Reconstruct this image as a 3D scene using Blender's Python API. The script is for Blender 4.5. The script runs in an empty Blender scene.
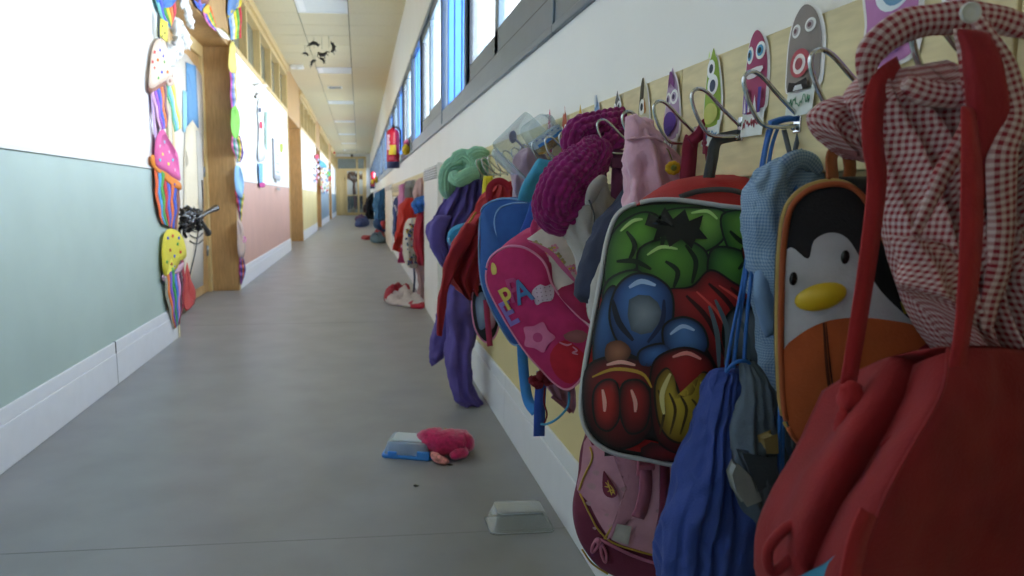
import bpy, bmesh, math, random
from mathutils import Vector, noise
from math import sin, cos, pi

# ------------------------------------------------------------------ camera, world, light
SC = bpy.context.scene
COL = SC.collection
FPX, PX, PY, CAMH = 680.0, 420.0, 288.0, 0.9
_y = Vector(((359.5 - PX) / FPX, -(197.7 - PY) / FPX, -1.0)).normalized()
_u = Vector((-0.015, 1, 0)); _z = (_u - _y * _u.dot(_y)).normalized(); _x = _y.cross(_z)
AX = (_x, _y, _z)                       # world axes seen in camera coordinates
cd = bpy.data.cameras.new('camera'); cam = bpy.data.objects.new('camera', cd); COL.objects.link(cam)
cd.sensor_width = 36; cd.lens = FPX / 1024 * 36; cd.shift_x = (512 - PX) / 1024
cd.clip_start = 0.02; cd.clip_end = 200
cd.dof.use_dof = True; cd.dof.focus_distance = 1.15; cd.dof.aperture_fstop = 7
from mathutils import Matrix
cam.matrix_world = Matrix((tuple(_x) + (0,), tuple(_y) + (0,), tuple(_z) + (CAMH,), (0, 0, 0, 1)))
SC.camera = cam
w = bpy.data.worlds.new('sky'); SC.world = w; w.use_nodes = True
bg = w.node_tree.nodes['Background']; bg.inputs[0].default_value = (0.93, 0.96, 1.0, 1); bg.inputs[1].default_value = 3.0
SC.view_settings.view_transform = 'Standard'; SC.view_settings.look = 'None'
SC.view_settings.gamma = 1; SC.view_settings.use_curve_mapping = False
SC.view_settings.exposure = 0.42
SC.cycles.max_bounces = 10; SC.cycles.diffuse_bounces = 6; SC.cycles.transparent_max_bounces = 12
SC.cycles.sample_clamp_indirect = 6

WL, WR, CEIL = -1.2, 0.56, 3.13
def sky_lamp(y0, y1, power):
    # skylight standing outside the window band
    l = bpy.data.lights.new('daylight', 'AREA'); l.shape = 'RECTANGLE'; l.size = y1 - y0; l.size_y = 1.5
    l.energy = power * (y1 - y0); l.color = (0.985, 0.985, 1.0)
    o = bpy.data.objects.new('daylight', l); COL.objects.link(o)
    o.location = (WR + 0.75, (y0 + y1) / 2, 1.98)
    o.rotation_euler = (0, pi / 2, 0); o.rotation_euler = Matrix(((0, 0, 1), (1, 0, 0), (0, 1, 0))).to_euler()
LAMP = 75
for y0, y1 in ((0.3, 6), (6, 14), (14, 23), (23, 34)):
    sky_lamp(y0, y1, LAMP)

# ------------------------------------------------------------------ pixel helpers
def ray(x, y):
    c = Vector(((x - PX) / FPX, -(y - PY) / FPX, -1)); return Vector((_x.dot(c), _y.dot(c), _z.dot(c)))
def P(x, y, Y=None, X=None, Z=None):
    d = ray(x, y)
    t = X / d.x if X is not None else Y / d.y if Y is not None else (Z - CAMH) / d.z
    return Vector((0, 0, CAMH)) + d * t
def V(*a): return Vector(a)
def lerp(a, b, t): return a + (b - a) * t
def crom(pts, n, closed=False):
    """Catmull-Rom through tuples/vectors, n points per span"""
    N = len(pts); out = []
    pts = [Vector(p) if not isinstance(p, Vector) else p for p in pts]
    spans = N if closed else N - 1
    for i in range(spans):
        p = [pts[(i + k) % N] if closed else pts[max(0, min(N - 1, i + k))] for k in (-1, 0, 1, 2)]
        for j in range(n):
            t = j / n
            out.append(0.5 * ((2 * p[1]) + (p[2] - p[0]) * t + (2 * p[0] - 5 * p[1] + 4 * p[2] - p[3]) * t * t + (3 * p[1] - p[0] - 3 * p[2] + p[3]) * t ** 3))
    if not closed: out.append(pts[-1])
    return out
def nz(p, f, s=0): return noise.noise(Vector((p[0] * f + s, p[1] * f + s * 1.7, p[2] * f - s)))

# ------------------------------------------------------------------ materials
def lin(c):
    if isinstance(c, str): c = tuple(int(c[i:i + 2], 16) / 255 for i in (0, 2, 4))
    return tuple((v / 12.92 if v <= 0.04045 else ((v + 0.055) / 1.055) ** 2.4) for v in c)
_m = {}
def mat(name, c='808080', rough=0.8, metal=0, bump=0.0, bs=300, var=0.08, vs=15, kind=None, attr=False, sheen=0, stretch=None):
    if name in _m: return _m[name]
    m = bpy.data.materials.new(name); m.use_nodes = True; _m[name] = m
    nt = m.node_tree; N = nt.nodes; L = nt.links; b = N['Principled BSDF']
    b.inputs['Roughness'].default_value = rough; b.inputs['Metallic'].default_value = metal
    if sheen: b.inputs['Sheen Weight'].default_value = sheen
    tc = N.new('ShaderNodeTexCoord'); src = tc.outputs['Object']
    if stretch:
        mp = N.new('ShaderNodeMapping'); mp.inputs['Scale'].default_value = stretch; L.new(src, mp.inputs[0]); src = mp.outputs[0]
    if attr:
        a = N.new('ShaderNodeAttribute'); a.attribute_name = 'Col'; base = a.outputs['Color']
    else:
        r = N.new('ShaderNodeRGB'); r.outputs[0].default_value = lin(c) + (1,); base = r.outputs[0]
    if var:
        t = N.new('ShaderNodeTexNoise'); t.inputs['Scale'].default_value = vs; t.inputs['Detail'].default_value = 4; L.new(src, t.inputs['Vector'])
        mr = N.new('ShaderNodeMapRange'); mr.inputs[1].default_value = .3; mr.inputs[2].default_value = .7
        mr.inputs[3].default_value = 1 - var; mr.inputs[4].default_value = 1 + var; L.new(t.outputs[0], mr.inputs[0])
        mx = N.new('ShaderNodeVectorMath'); mx.operation = 'SCALE'; L.new(base, mx.inputs[0]); L.new(mr.outputs[0], mx.inputs['Scale']); base = mx.outputs[0]
    L.new(base, b.inputs['Base Color'])
    if bump:
        t2 = N.new('ShaderNodeTexNoise'); t2.inputs['Scale'].default_value = bs; t2.inputs['Detail'].default_value = 3; L.new(src, t2.inputs['Vector'])
        bp = N.new('ShaderNodeBump'); bp.inputs['Strength'].default_value = bump; bp.inputs['Distance'].default_value = 0.002
        L.new(t2.outputs[0], bp.inputs['Height']); L.new(bp.outputs[0], b.inputs['Normal'])
    if kind == 'clear':
        b.inputs['Base Color'].default_value = lin(c) + (1,)
        for l in list(b.inputs['Base Color'].links): L.remove(l)
        tr = N.new('ShaderNodeBsdfTransparent'); tr.inputs[0].default_value = lin(c) + (1,)
        mix = N.new('ShaderNodeMixShader'); fr = N.new('ShaderNodeLayerWeight'); fr.inputs[0].default_value = .35
        mm = N.new('ShaderNodeMapRange'); mm.inputs[3].default_value = metal if metal else .08; mm.inputs[4].default_value = .42
        b.inputs['Metallic'].default_value = 0
        L.new(fr.outputs['Facing'], mm.inputs[0]); L.new(mm.outputs[0], mix.inputs[0])
        L.new(tr.outputs[0], mix.inputs[1]); L.new(b.outputs[0], mix.inputs[2]); L.new(mix.outputs[0], N['Material Output'].inputs[0])
    if kind == 'translucent':
        tl = N.new('ShaderNodeBsdfTranslucent'); L.new(base, tl.inputs[0]); mix = N.new('ShaderNodeMixShader'); mix.inputs[0].default_value = .6
        L.new(b.outputs[0], mix.inputs[1]); L.new(tl.outputs[0], mix.inputs[2]); L.new(mix.outputs[0], N['Material Output'].inputs[0])
    return m
def gingham(name, c0, c1, size):
    m = mat(name, c0, .85, var=0, bump=.25, bs=500); nt = m.node_tree; N = nt.nodes; L = nt.links; b = N['Principled BSDF']
    uv = N.new('ShaderNodeUVMap'); sp = N.new('ShaderNodeSeparateXYZ'); L.new(uv.outputs[0], sp.inputs[0]); outs = []
    for k in (0, 1):
        a = N.new('ShaderNodeMath'); a.operation = 'MULTIPLY'; a.inputs[1].default_value = 0.5 / size; L.new(sp.outputs[k], a.inputs[0])
        f = N.new('ShaderNodeMath'); f.operation = 'FRACT'; L.new(a.outputs[0], f.inputs[0])
        g = N.new('ShaderNodeMath'); g.operation = 'GREATER_THAN'; g.inputs[1].default_value = .5; L.new(f.outputs[0], g.inputs[0]); outs.append(g)
    s = N.new('ShaderNodeMath'); s.operation = 'ADD'; L.new(outs[0].outputs[0], s.inputs[0]); L.new(outs[1].outputs[0], s.inputs[1])
    h = N.new('ShaderNodeMath'); h.operation = 'MULTIPLY'; h.inputs[1].default_value = .5; L.new(s.outputs[0], h.inputs[0])
    mx = N.new('ShaderNodeMix'); mx.data_type = 'RGBA'; L.new(h.outputs[0], mx.inputs[0])
    mx.inputs[6].default_value = lin(c0) + (1,); mx.inputs[7].default_value = lin(c1) + (1,); L.new(mx.outputs[2], b.inputs['Base Color'])
    return m
def fabric(name, c='808080', var=.1):
    if name in _m: return _m[name]
    m = mat(name, c, .85, bump=.4, bs=380, var=var, vs=22, sheen=.03); crumple(m); return m
def crumple(m, sc=13, dist=.012, st=.55):
    nt = m.node_tree; N = nt.nodes; L = nt.links; b = N['Principled BSDF']; old = b.inputs['Normal'].links[0].from_node if b.inputs['Normal'].links else None
    tc = N.new('ShaderNodeTexCoord'); mp = N.new('ShaderNodeMapping'); mp.inputs['Scale'].default_value = (1, 1, .45); L.new(tc.outputs['Object'], mp.inputs[0])
    t = N.new('ShaderNodeTexNoise'); t.noise_type = 'RIDGED_MULTIFRACTAL'; t.inputs['Scale'].default_value = sc; t.inputs['Detail'].default_value = 2; t.inputs['Distortion'].default_value = .8; L.new(mp.outputs[0], t.inputs['Vector'])
    bp = N.new('ShaderNodeBump'); bp.inputs['Strength'].default_value = st; bp.inputs['Distance'].default_value = dist; L.new(t.outputs[0], bp.inputs['Height'])
    if old: L.new(old.outputs[0], bp.inputs['Normal'])
    L.new(bp.outputs[0], b.inputs['Normal'])

PRINT = mat('printed_colours', rough=.45, var=.05, vs=60, attr=True)
PAPER = mat('coloured_paper', rough=.8, var=.05, vs=60, attr=True)
KNITC = mat('printed_cloth', rough=.9, var=.12, vs=30, attr=True, bump=.3, bs=300)
CHROME = mat('polished_steel', 'c8ccd0', .12, 1, var=0)
STEEL = mat('brushed_aluminium', '8a9296', .35, .6, var=.08)

# ------------------------------------------------------------------ geometry collector
class G:
    def __init__(s): s.v = []; s.f = []; s.c = []; s.uv = []; s.hc = False; s.huv = False
    def add(s, vs, fs, col=None, uv=None):
        k = len(s.v); s.v += [Vector(p) for p in vs]; s.f += [tuple(i + k for i in f) for f in fs]
        if col is None: s.c += [(1, 1, 1)] * len(vs)
        else:
            s.hc = True; s.c += (list(col) if isinstance(col, list) else [lin(col)] * len(vs))
        if uv is None: s.uv += [(0, 0)] * len(vs)
        else: s.huv = True; s.uv += uv
        return s
    def box(s, a, b, col=None):
        x0, y0, z0 = a; x1, y1, z1 = b
        return s.add([(x0, y0, z0), (x1, y0, z0), (x1, y1, z0), (x0, y1, z0), (x0, y0, z1), (x1, y0, z1), (x1, y1, z1), (x0, y1, z1)],
              [(0, 3, 2, 1), (4, 5, 6, 7), (0, 1, 5, 4), (1, 2, 6, 5), (2, 3, 7, 6), (3, 0, 4, 7)], col)
    def grid(s, rows, closed=True, cap=True, col=None, uv=None):
        n = len(rows[0]); vs = [p for r in rows for p in r]; fs = []
        for i in range(len(rows) - 1):
            for j in range(n if closed else n - 1):
                k = (j + 1) % n; fs.append((i * n + j, i * n + k, (i + 1) * n + k, (i + 1) * n + j))
        if cap and closed:
            for i, r in ((0, rows[0]), (len(rows) - 1, rows[-1])):
                c = sum(r, Vector()) / n; vs.append(c); q = len(vs) - 1
                for j in range(n):
                    k = (j + 1) % n; fs.append((i * n + k, i * n + j, q) if i == 0 else (i * n + j, i * n + k, q))
                if uv is not None: uv.append(uv[i * n])
                if isinstance(col, list): col.append(col[i * n])
        return s.add(vs, fs, col, uv)
    def tube(s, pts, r, n=8, col=None, smooth=4, closed=False):
        pts = [Vector(p) for p in pts]
        if smooth > 1 and len(pts) > 2: 
            if closed: pts = crom(pts, smooth, True); pts.append(pts[0].copy())
            else: pts = crom(pts, smooth)
        rows = []; up = None
        for i, p in enumerate(pts):
            t = (pts[min(i + 1, len(pts) - 1)] - pts[max(i - 1, 0)])
            t = t.normalized() if t.length > 1e-9 else V(0, 0, 1)
            if up is None: up = V(0, 1, 0) if abs(t.y) < .9 else V(1, 0, 0)
            a = (up - t * up.dot(t)).normalized(); up = a; b = t.cross(a)
            rr = r(i / (len(pts) - 1)) if callable(r) else r
            rows.append([p + (a * cos(2 * pi * j / n) + b * sin(2 * pi * j / n)) * rr for j in range(n)])
        return s.grid(rows, col=col)
    def ribbon(s, pts, w, t=.0015, col=None, face=None, smooth=5):
        """flat band; face = direction the broad side looks at"""
        face = Vector(face) if face else V(0, -1, 0)
        pts = [Vector(p) for p in pts]
        if smooth > 1 and len(pts) > 2: pts = crom(pts, smooth)
        rows = []; L0 = 0; uvs = []
        for i, p in enumerate(pts):
            d = (pts[min(i + 1, len(pts) - 1)] - pts[max(i - 1, 0)]).normalized()
            a = d.cross(face)
            a = a.normalized() if a.length > 1e-5 else V(1, 0, 0)
            b = a.cross(d).normalized(); ww = (w(i / (len(pts) - 1)) if callable(w) else w) / 2
            rows.append([p - a * ww - b * t, p + a * ww - b * t, p + a * ww + b * t, p - a * ww + b * t])
            if i: L0 += (p - pts[i - 1]).length
            uvs += [(0, L0), (ww * 2, L0), (ww * 2, L0), (0, L0)]
        return s.grid(rows, col=col, uv=uvs)
    def ball(s, c, r, n=14, m=10, col=None, jit=0, seed=0):
        c = Vector(c); r = Vector(r) if not isinstance(r, (int, float)) else V(r, r, r); rows = []
        for i in range(m + 1):
            a = pi * (i + .02) / (m + .04); row = []
            for j in range(n):
                q = V(sin(a) * cos(2 * pi * j / n), sin(a) * sin(2 * pi * j / n), cos(a))
                k = 1 + (jit * nz(q, 2.5, seed) if jit else 0)
                row.append(c + V(q.x * r.x, q.y * r.y, q.z * r.z) * k)
            rows.append(row)
        return s.grid(rows, col=col)
    def prism(s, poly, ext, col=None):
        """closed polygon (world points) pushed along ext"""
        ext = Vector(ext); n = len(poly); poly = [Vector(p) for p in poly]
        vs = poly + [p + ext for p in poly]
        fs = [tuple(range(n)), tuple(reversed(range(n, 2 * n)))] + [(i, (i + 1) % n, n + (i + 1) % n, n + i) for i in range(n)]
        return s.add(vs, fs, col)
def cloth(g, rows, n=44, k=7, folds=4, amp=.01, seed=0, wr=.004, fr=14, sq=.75, col=None, grow=True):
    """closed hanging cloth volume. rows: ((xl,yl),(xr,yr),Y,ry) in picture pixels at depth Y (metres)"""
    Ls = crom([P(r[0][0], r[0][1], Y=r[2] if not isinstance(r[2], tuple) else r[2][0]) for r in rows], k)
    Rs = crom([P(r[1][0], r[1][1], Y=r[2] if not isinstance(r[2], tuple) else r[2][1]) for r in rows], k)
    Ts = crom([Vector((r[3], 0, 0)) for r in rows], k); out = []; uv = []; l = 0; N = len(Ls); rnd = random.Random(seed); ph = rnd.random() * 6
    for i in range(N):
        c = (Ls[i] + Rs[i]) / 2; a = (Rs[i] - Ls[i]) / 2; ry = max(.002, Ts[i].x); t = i / (N - 1); row = []
        if i: l += ((Ls[i] + Rs[i]) / 2 - (Ls[i - 1] + Rs[i - 1]) / 2).length
        fade = (min(1, .25 + 1.2 * t) if grow else 1)
        for e in (t, 1 - t):
            if e < .03: ry *= .35 + .65 * e / .03
        for j in range(n):
            th = 2 * pi * j / n; cu = cos(th); su = sin(th)
            u = math.copysign(abs(cu) ** sq, cu); s_ = math.copysign(abs(su) ** sq, su)
            p = c + a * u + V(0, ry * s_, 0)
            p.y += amp * fade * sin(folds * pi * u + ph + 1.3 * sin(3 * t + ph)) * (.4 + .6 * abs(su))
            q = V(nz(p, fr, seed), nz(p, fr, seed + 9), nz(p, fr, seed + 5)) * wr
            q2 = V(nz(p, fr * 3, seed), nz(p, fr * 3, seed + 9), 0) * wr * .4
            rg = 1 - 2.6 * abs(noise.noise(Vector((p.x * fr * 1.6 + seed, p.y * fr * 1.6, p.z * fr * .75 + seed * 2))))
            rg += .5 * (1 - 2.6 * abs(noise.noise(Vector((p.x * fr * 3 - seed, p.y * fr * 3, p.z * fr * 2.2)))))
            q2 += (a.normalized() * cu + V(0, su, 0)) * wr * 1.0 * rg
            row.append(p + q + q2); uv.append((u * a.length + amp * .12 * sin(folds * pi * u + ph), l))
        d_ = 0
        for j in range(n):
            if j: d_ += (row[j] - row[j - 1]).length
            uv[len(uv) - n + j] = (d_, l)
        out.append(row)
    cc = None
    if col: cc = [lin(col)] * (N * n)
    return g.grid(out, uv=uv, col=cc)

ORG = {}
def build(name, g, m, parent=None, smooth=True, bevel=0, sub=0, label=None, origin=None):
    me = bpy.data.meshes.new(name)
    if parent is not None: org = ORG[parent.name]
    elif origin is not None: org = Vector(origin)
    else:
        xs = [p.x for p in g.v]; ys = [p.y for p in g.v]; org = V((min(xs) + max(xs)) / 2, (min(ys) + max(ys)) / 2, min(p.z for p in g.v))
    me.from_pydata([tuple(p - org) for p in g.v], [], g.f)
    if g.huv:
        uvl = me.uv_layers.new(name='UVMap')
        for lp in me.loops: uvl.data[lp.index].uv = g.uv[lp.vertex_index]
    if g.hc:
        ca = me.color_attributes.new('Col', 'FLOAT_COLOR', 'POINT')
        for i, c in enumerate(g.c): ca.data[i].color = tuple(c) + (1,)
    me.materials.append(m); me.update()
    if smooth:
        for p in me.polygons: p.use_smooth = True
    o = bpy.data.objects.new(name, me); COL.objects.link(o); ORG[o.name] = org
    if parent is not None: o.parent = parent
    else: o.location = org
    if bevel:
        b = o.modifiers.new('b', 'BEVEL'); b.width = bevel; b.segments = 2; b.limit_method = 'ANGLE'; b.harden_normals = False
    if sub:
        b = o.modifiers.new('s', 'SUBSURF'); b.levels = sub; b.render_levels = sub
    if label: o['label'] = label
    return o
def sharp(o, ang=40):
    for p in o.data.polygons: p.use_smooth = False
    return o
def tag(o, label, cat, group=None, kind=None):
    o['label'] = label; o['category'] = cat
    if group: o['group'] = group
    if kind: o['kind'] = kind
    return o
def thing(name, label, cat, loc, group=None):
    o = bpy.data.objects.new(name, None); COL.objects.link(o); o.location = loc; o.empty_display_size = .05
    ORG[o.name] = Vector(loc); return tag(o, label, cat, group)
def one(name, g, m, label, cat, group=None, **k): return tag(build(name, g, m, **k), label, cat, group)
def struct(name, g, m, parent=None, smooth=False, **k):
    o = build(name, g, m, parent, smooth=smooth, **({} if parent else {'origin': (0, 0, 0)}), **k)
    if parent is None: o['kind'] = 'structure'
    return o

# glyph outlines from the built-in font
_gl = {}
def glyph(s):
    if s in _gl: return _gl[s]
    c = bpy.data.curves.new('t', 'FONT'); c.body = s; c.resolution_u = 4; c.fill_mode = 'BOTH'; c.offset = .018
    o = bpy.data.objects.new('t', c); COL.objects.link(o)
    me = bpy.data.meshes.new_from_object(o.evaluated_get(bpy.context.evaluated_depsgraph_get()))
    r = ([(v.co.x, v.co.y) for v in me.vertices], [tuple(p.vertices) for p in me.polygons])
    bpy.data.objects.remove(o); bpy.data.curves.remove(c); bpy.data.meshes.remove(me)
    _gl[s] = r; return r

class Face:
    """front panel of a bag: plane through three pixel/depth points with a slight dome"""
    def __init__(s, a, b, c, outline, dome=.012, smooth=6):
        A, B, C = (P(q[0], q[1], Y=q[2]) for q in (a, b, c)); s.O = A; n = (B - A).cross(C - A).normalized()
        if n.y > 0: n = -n
        s.N = n; s.dome = dome
        pl = crom([(x, y, 0) for x, y in outline], smooth, True) if smooth > 1 else [V(x, y, 0) for x, y in outline]
        s.out = [(p.x, p.y) for p in pl]; s.cx = sum(p[0] for p in s.out) / len(s.out); s.cy = sum(p[1] for p in s.out) / len(s.out)
        s.pol = sorted((math.atan2(y - s.cy, x - s.cx), math.hypot(x - s.cx, y - s.cy)) for x, y in s.out)
    def rho(s, x, y):
        a = math.atan2(y - s.cy, x - s.cx); d = math.hypot(x - s.cx, y - s.cy); pl = s.pol; n = len(pl)
        import bisect
        i = bisect.bisect(pl, (a, 0)); p = pl[(i - 1) % n]; q = pl[i % n]; da = (q[0] - p[0]) % (2 * pi) or 1e-6
        t = ((a - p[0]) % (2 * pi)) / da; return d / (p[1] + (q[1] - p[1]) * min(1, t))
    def P(s, x, y, off=0, flat=False):
        d = ray(x, y); o = V(0, 0, CAMH); t = (s.O - o).dot(s.N) / d.dot(s.N)
        h = 0 if flat else s.dome * max(0, 1 - s.rho(x, y) ** 2) ** .7
        return o + d * t + s.N * (h + off)
    def body(s, g, D, back=None, rim=.01, bs=.94, wr=0, seed=0, col=None):
        B = Vector(back) if back else -s.N * D; rows = []
        def ring(sc, k, off):
            r = []
            for x, y in s.out:
                X = s.cx + (x - s.cx) * sc; Y = s.cy + (y - s.cy) * sc
                p = s.P(X, Y, off, True) + B * k
                if wr: p += V(nz(p, 16, seed), nz(p, 16, seed + 3), nz(p, 16, seed + 7)) * wr
                r.append(p)
            return r
        rows += [ring(bs * .5, 1, 0), ring(bs * .9, 1, 0), ring(bs, .93, 0), ring((1 + bs) / 2 + .015, .5, 0), ring(1, .12, 0), ring(.997, .03, 0), ring(.985, 0, 0)]
        for q in (.95, .88, .78, .65, .5, .35, .18, .04): rows.append(ring(q, 0, s.dome * (1 - q * q) ** .7))
        return g.grid(rows, col=col)
    def ringpts(s, sc=1.0, off=0, n=None):
        return [s.P(s.cx + (x - s.cx) * sc, s.cy + (y - s.cy) * sc, off, True) for x, y in s.out]
    def patch(s, g, poly, c, c2=None, layer=1, smooth=5, hot=None, eps=.00035, e=0):
        pl = [(p.x, p.y) for p in (crom([(x, y, 0) for x, y in poly], smooth, True) if smooth > 1 else [V(x, y, 0) for x, y in poly])]
        cx = hot[0] if hot else sum(p[0] for p in pl) / len(pl); cy = hot[1] if hot else sum(p[1] for p in pl) / len(pl)
        c2 = c2 or c; n = len(pl); vs = []; cs = []; fs = []; R = (1, .8, .6, .4, .2)
        A, B = Vector(lin(c)), Vector(lin(c2))
        for q in R:
            for x, y in pl: 
                k = q * (1 + (e / max(1, math.hypot(x - cx, y - cy)) if e else 0))
                vs.append(s.P(cx + (x - cx) * k, cy + (y - cy) * k, eps * layer)); cs.append(tuple(A.lerp(B, q ** 1.3)))
        vs.append(s.P(cx, cy, eps * layer)); cs.append(tuple(A))
        for i in range(len(R) - 1):
            for j in range(n): k = (j + 1) % n; fs.append((i * n + j, i * n + k, (i + 1) * n + k, (i + 1) * n + j))
        i = len(R) - 1
        for j in range(n): fs.append((i * n + j, i * n + (j + 1) % n, len(vs) - 1))
        g.add(vs, fs, cs)
    def stroke(s, g, pts, w, c, layer=3, eps=.00035):
        pl = crom([(x, y, 0) for x, y in pts], 5) if len(pts) > 2 else [V(x, y, 0) for x, y in pts]; rows = []; N = len(pl)
        for i, p in enumerate(pl):
            d = (pl[min(i + 1, N - 1)] - pl[max(0, i - 1)]); d = d.normalized() if d.length else V(1, 0, 0)
            ww = (w(i / (N - 1)) if callable(w) else w * (.35 + .65 * sin(pi * (i + .5) / N))) / 2
            a = V(-d.y, d.x, 0) * ww
            rows.append([s.P(p.x - a.x, p.y - a.y, eps * layer), s.P(p.x + a.x, p.y + a.y, eps * layer)])
        g.grid(rows, closed=False, cap=False, col=c)
    def text(s, g, t, x, y, size, ang, c, layer=4, thick=0, squash=1, eps=.00035):
        vs, fs = glyph(t); ca, sa = cos(ang), sin(ang)
        if thick:
            pass
        out = []
        for u, v in vs:
            u *= size * squash; v *= size; out.append(s.P(x + u * ca + v * sa, y + u * sa - v * ca, eps * layer + thick))
        g.add(out, fs, c)
        if thick:   # side walls of raised letters
            ed = {}
            for f in fs:
                for i in range(len(f)): ed.setdefault(tuple(sorted((f[i], f[(i + 1) % len(f)]))), []).append((f[i], f[(i + 1) % len(f)]))
            lo = [p - s.N * thick for p in out]; k = len(out)
            g.add(out + lo, [(a, b, b + k, a + k) for e_, l in ed.items() if len(l) == 1 for a, b in l], c)

# ================================================================== THE ROOM
Y0, Y1 = -2.6, 35.5
floor_m = mat('grey_vinyl', '8a8b8c', .38, bump=.08, bs=180, var=.1, vs=4)
wall_m = mat('white_wall', 'e9e9e6', .42, bump=.03, bs=40, var=.015, vs=2)
rwall_m = mat('cream_white_wall', 'e9e9e6', .55, bump=.03, bs=60, var=.02, vs=3)
teal_m = mat('teal_dado', 'a9bab3', .5, bump=.05, bs=50, var=.05, vs=3)
pink_m = mat('pink_dado', 'c59c8f', .5, var=.05, vs=3)
yel_m = mat('yellow_dado', 'd6c78f', .5, var=.05, vs=3)
blue_m = mat('blue_dado', '7c93a3', .5, var=.05, vs=3)
base_m = mat('white_skirting', 'dcdde0', .45, var=.02)
wood_m = mat('beech_veneer', 'b5905f', .45, var=.16, vs=9, stretch=(6, 6, .8), bump=.04, bs=60)
woodl_m = mat('light_beech', 'cbb07a', .45, var=.12, vs=9, stretch=(6, 6, .8))
seam_m = mat('dark_gap', '3a3a38', .9, var=0)

struct('floor', G().box((WL - .4, Y0, -.1), (WR + .3, Y1 + 2, 0)), floor_m)
g = G()                                                       # faint welded seams in the vinyl
for y in (1.72, 4.9, 10.5, 17.5): g.box((WL, y, 0), (WR, y + .003, .0004))
fl = bpy.data.objects['floor']; ORG['floor'] = V(0, 0, 0); struct('floor_seam', g, mat('vinyl_seam', '7c7d7d', .5, var=0), fl)

ALC = [(4.5, 6.79), (11.95, 14.48), (19.5, 21.4), (27.3, 29.45)]
SEG = [(Y0, 4.5, teal_m), (6.79, 11.95, pink_m), (14.48, 19.5, yel_m), (21.4, 27.3, blue_m), (29.45, Y1, blue_m)]
DADO, CLB, CLT = 1.075, 2.33, 3.0
gw = G()
for a, b, m in SEG: gw.box((WL - .3, a, DADO), (WL, b, CLB))
gw.box((WL - .3, Y0, CLT), (WL, Y1, CEIL))
for a, b in ALC: gw.box((WL - .55, a - .05, 0), (WL - .3, b + .05, CLB)) if False else None
wl = struct('wall_left', gw, wall_m); ORG['wall_left'] = V(0, 0, 0)
for i, (a, b, m) in enumerate(SEG):
    struct('painted_dado', G().box((WL - .3, a, 0), (WL - .001, b, DADO)), m, wl)
    struct('baseboard_left', G().box((WL - .001, a, 0), (WL + .012, b, .155)).box((WL - .001, a, .155), (WL + .009, b, .21)), base_m, bevel=.003)
    g = G().box((WL, a, DADO - .006), (WL + .008, b, DADO + .012)); struct('trim_1' if not i else 'trim_%d' % (i + 1), g, mat('dado_rail', 'd9d9d6', .5, var=0), bevel=.002)
g = G()
for y in (2.15, 3.35): g.box((WL + .0, y, 0), (WL + .0125, y + .004, .212))
struct('joint', g, seam_m, wl)
# clerestory: timber frame with panes over each wall stretch
cl_glass = mat('dull_glass', '6d7266', .25, var=.08, vs=2)
nwin = 1
for a, b, m in SEG:
    if a < 3: mull = [0.2 + 1.05 * i for i in range(-2, 5)]
    else: n = max(2, round((b - a) / 1.05)); mull = [a + (b - a) * i / n for i in range(1, n)]
    wn = struct('window_%d' % nwin, G().box((WL - .09, a, CLB), (WL - .075, b, CLT)), cl_glass); nwin += 1; ORG[wn.name] = V(0, 0, 0)
    f = G().box((WL - .12, a, CLB), (WL + .015, b, CLB + .05)).box((WL - .12, a, CLT - .06), (WL + .012, b, CLT))
    for y in mull + [a + .03, b - .03]: f.box((WL - .12, y - .03, CLB + .05), (WL + .008, y + .03, CLT - .06))
    struct('window_frame', f, woodl_m, wn, bevel=.004)
    struct('cornice', G().box((WL - .001, a, CLT), (WL + .05, b, CLT + .09)), woodl_m, wn, bevel=.006)
# door alcoves lined with timber
for i, (a, b) in enumerate(ALC):
    al = struct('wall_left', G().box((WL - .55, a - .1, 0), (WL - .4, b + .1, CEIL)), wall_m); ORG[al.name] = V(0, 0, 0)
    g = G().box((WL - .38, b - .03, 0), (WL + .012, b - .0005, CEIL)).box((WL - .38, a + .0005, 0), (WL + .012, a + .03, CEIL))
    g.box((WL - .38, a, 2.31), (WL - .0, b, 2.345)).box((WL - .02, a, 2.345), (WL + .004, b, CEIL))
    struct('alcove_lining', g, wood_m, al, bevel=.004)
    struct('edge_strip', G().box((WL - .01, b - .006, 0), (WL + .016, b + .03, CEIL)).box((WL - .01, a - .03, 0), (WL + .016, a + .006, CEIL)), woodl_m if i else mat('pale_edge', 'cdbf98', .5, var=.02), al)
    # frame + door at the back of the alcove
    X = WL - .27
    d1 = b - .14; d0 = a + .16
    g = G().box((X - .06, b - .1, 0), (X + .03, b - .03, 2.31)).box((X - .06, a + .03, 0), (X + .03, a + .12, 2.31)).box((X - .06, a + .12, 2.2), (X + .03, b - .1, 2.31))
    mid = b - 1.18
    if i == 0: g.box((X - .06, mid - .06, 0), (X + .03, mid, 2.2))
    dr = struct('door_%d' % (i + 1), G().box((X - .05, (mid if i == 0 else a + .12), .01), (X, b - .1, 2.2)), wood_m); ORG[dr.name] = V(0, 0, 0)
    struct('door_frame', g, woodl_m, dr, bevel=.004)
    struct('hinge', G().tube([(X + .008, b - .115, .35), (X + .008, b - .115, .45)], .012, smooth=1).tube([(X + .008, b - .115, 1.1), (X + .008, b - .115, 1.2)], .012, smooth=1).tube([(X + .008, b - .115, 1.85), (X + .008, b - .115, 1.95)], .012, smooth=1), STEEL, dr, smooth=True)
    if i == 0: struct('side_panel', G().box((X - .05, a + .12, .01), (X - .01, mid - .06, 2.2)), mat('alcove_white', 'd8d6cc', .6, var=.02), dr)

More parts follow.
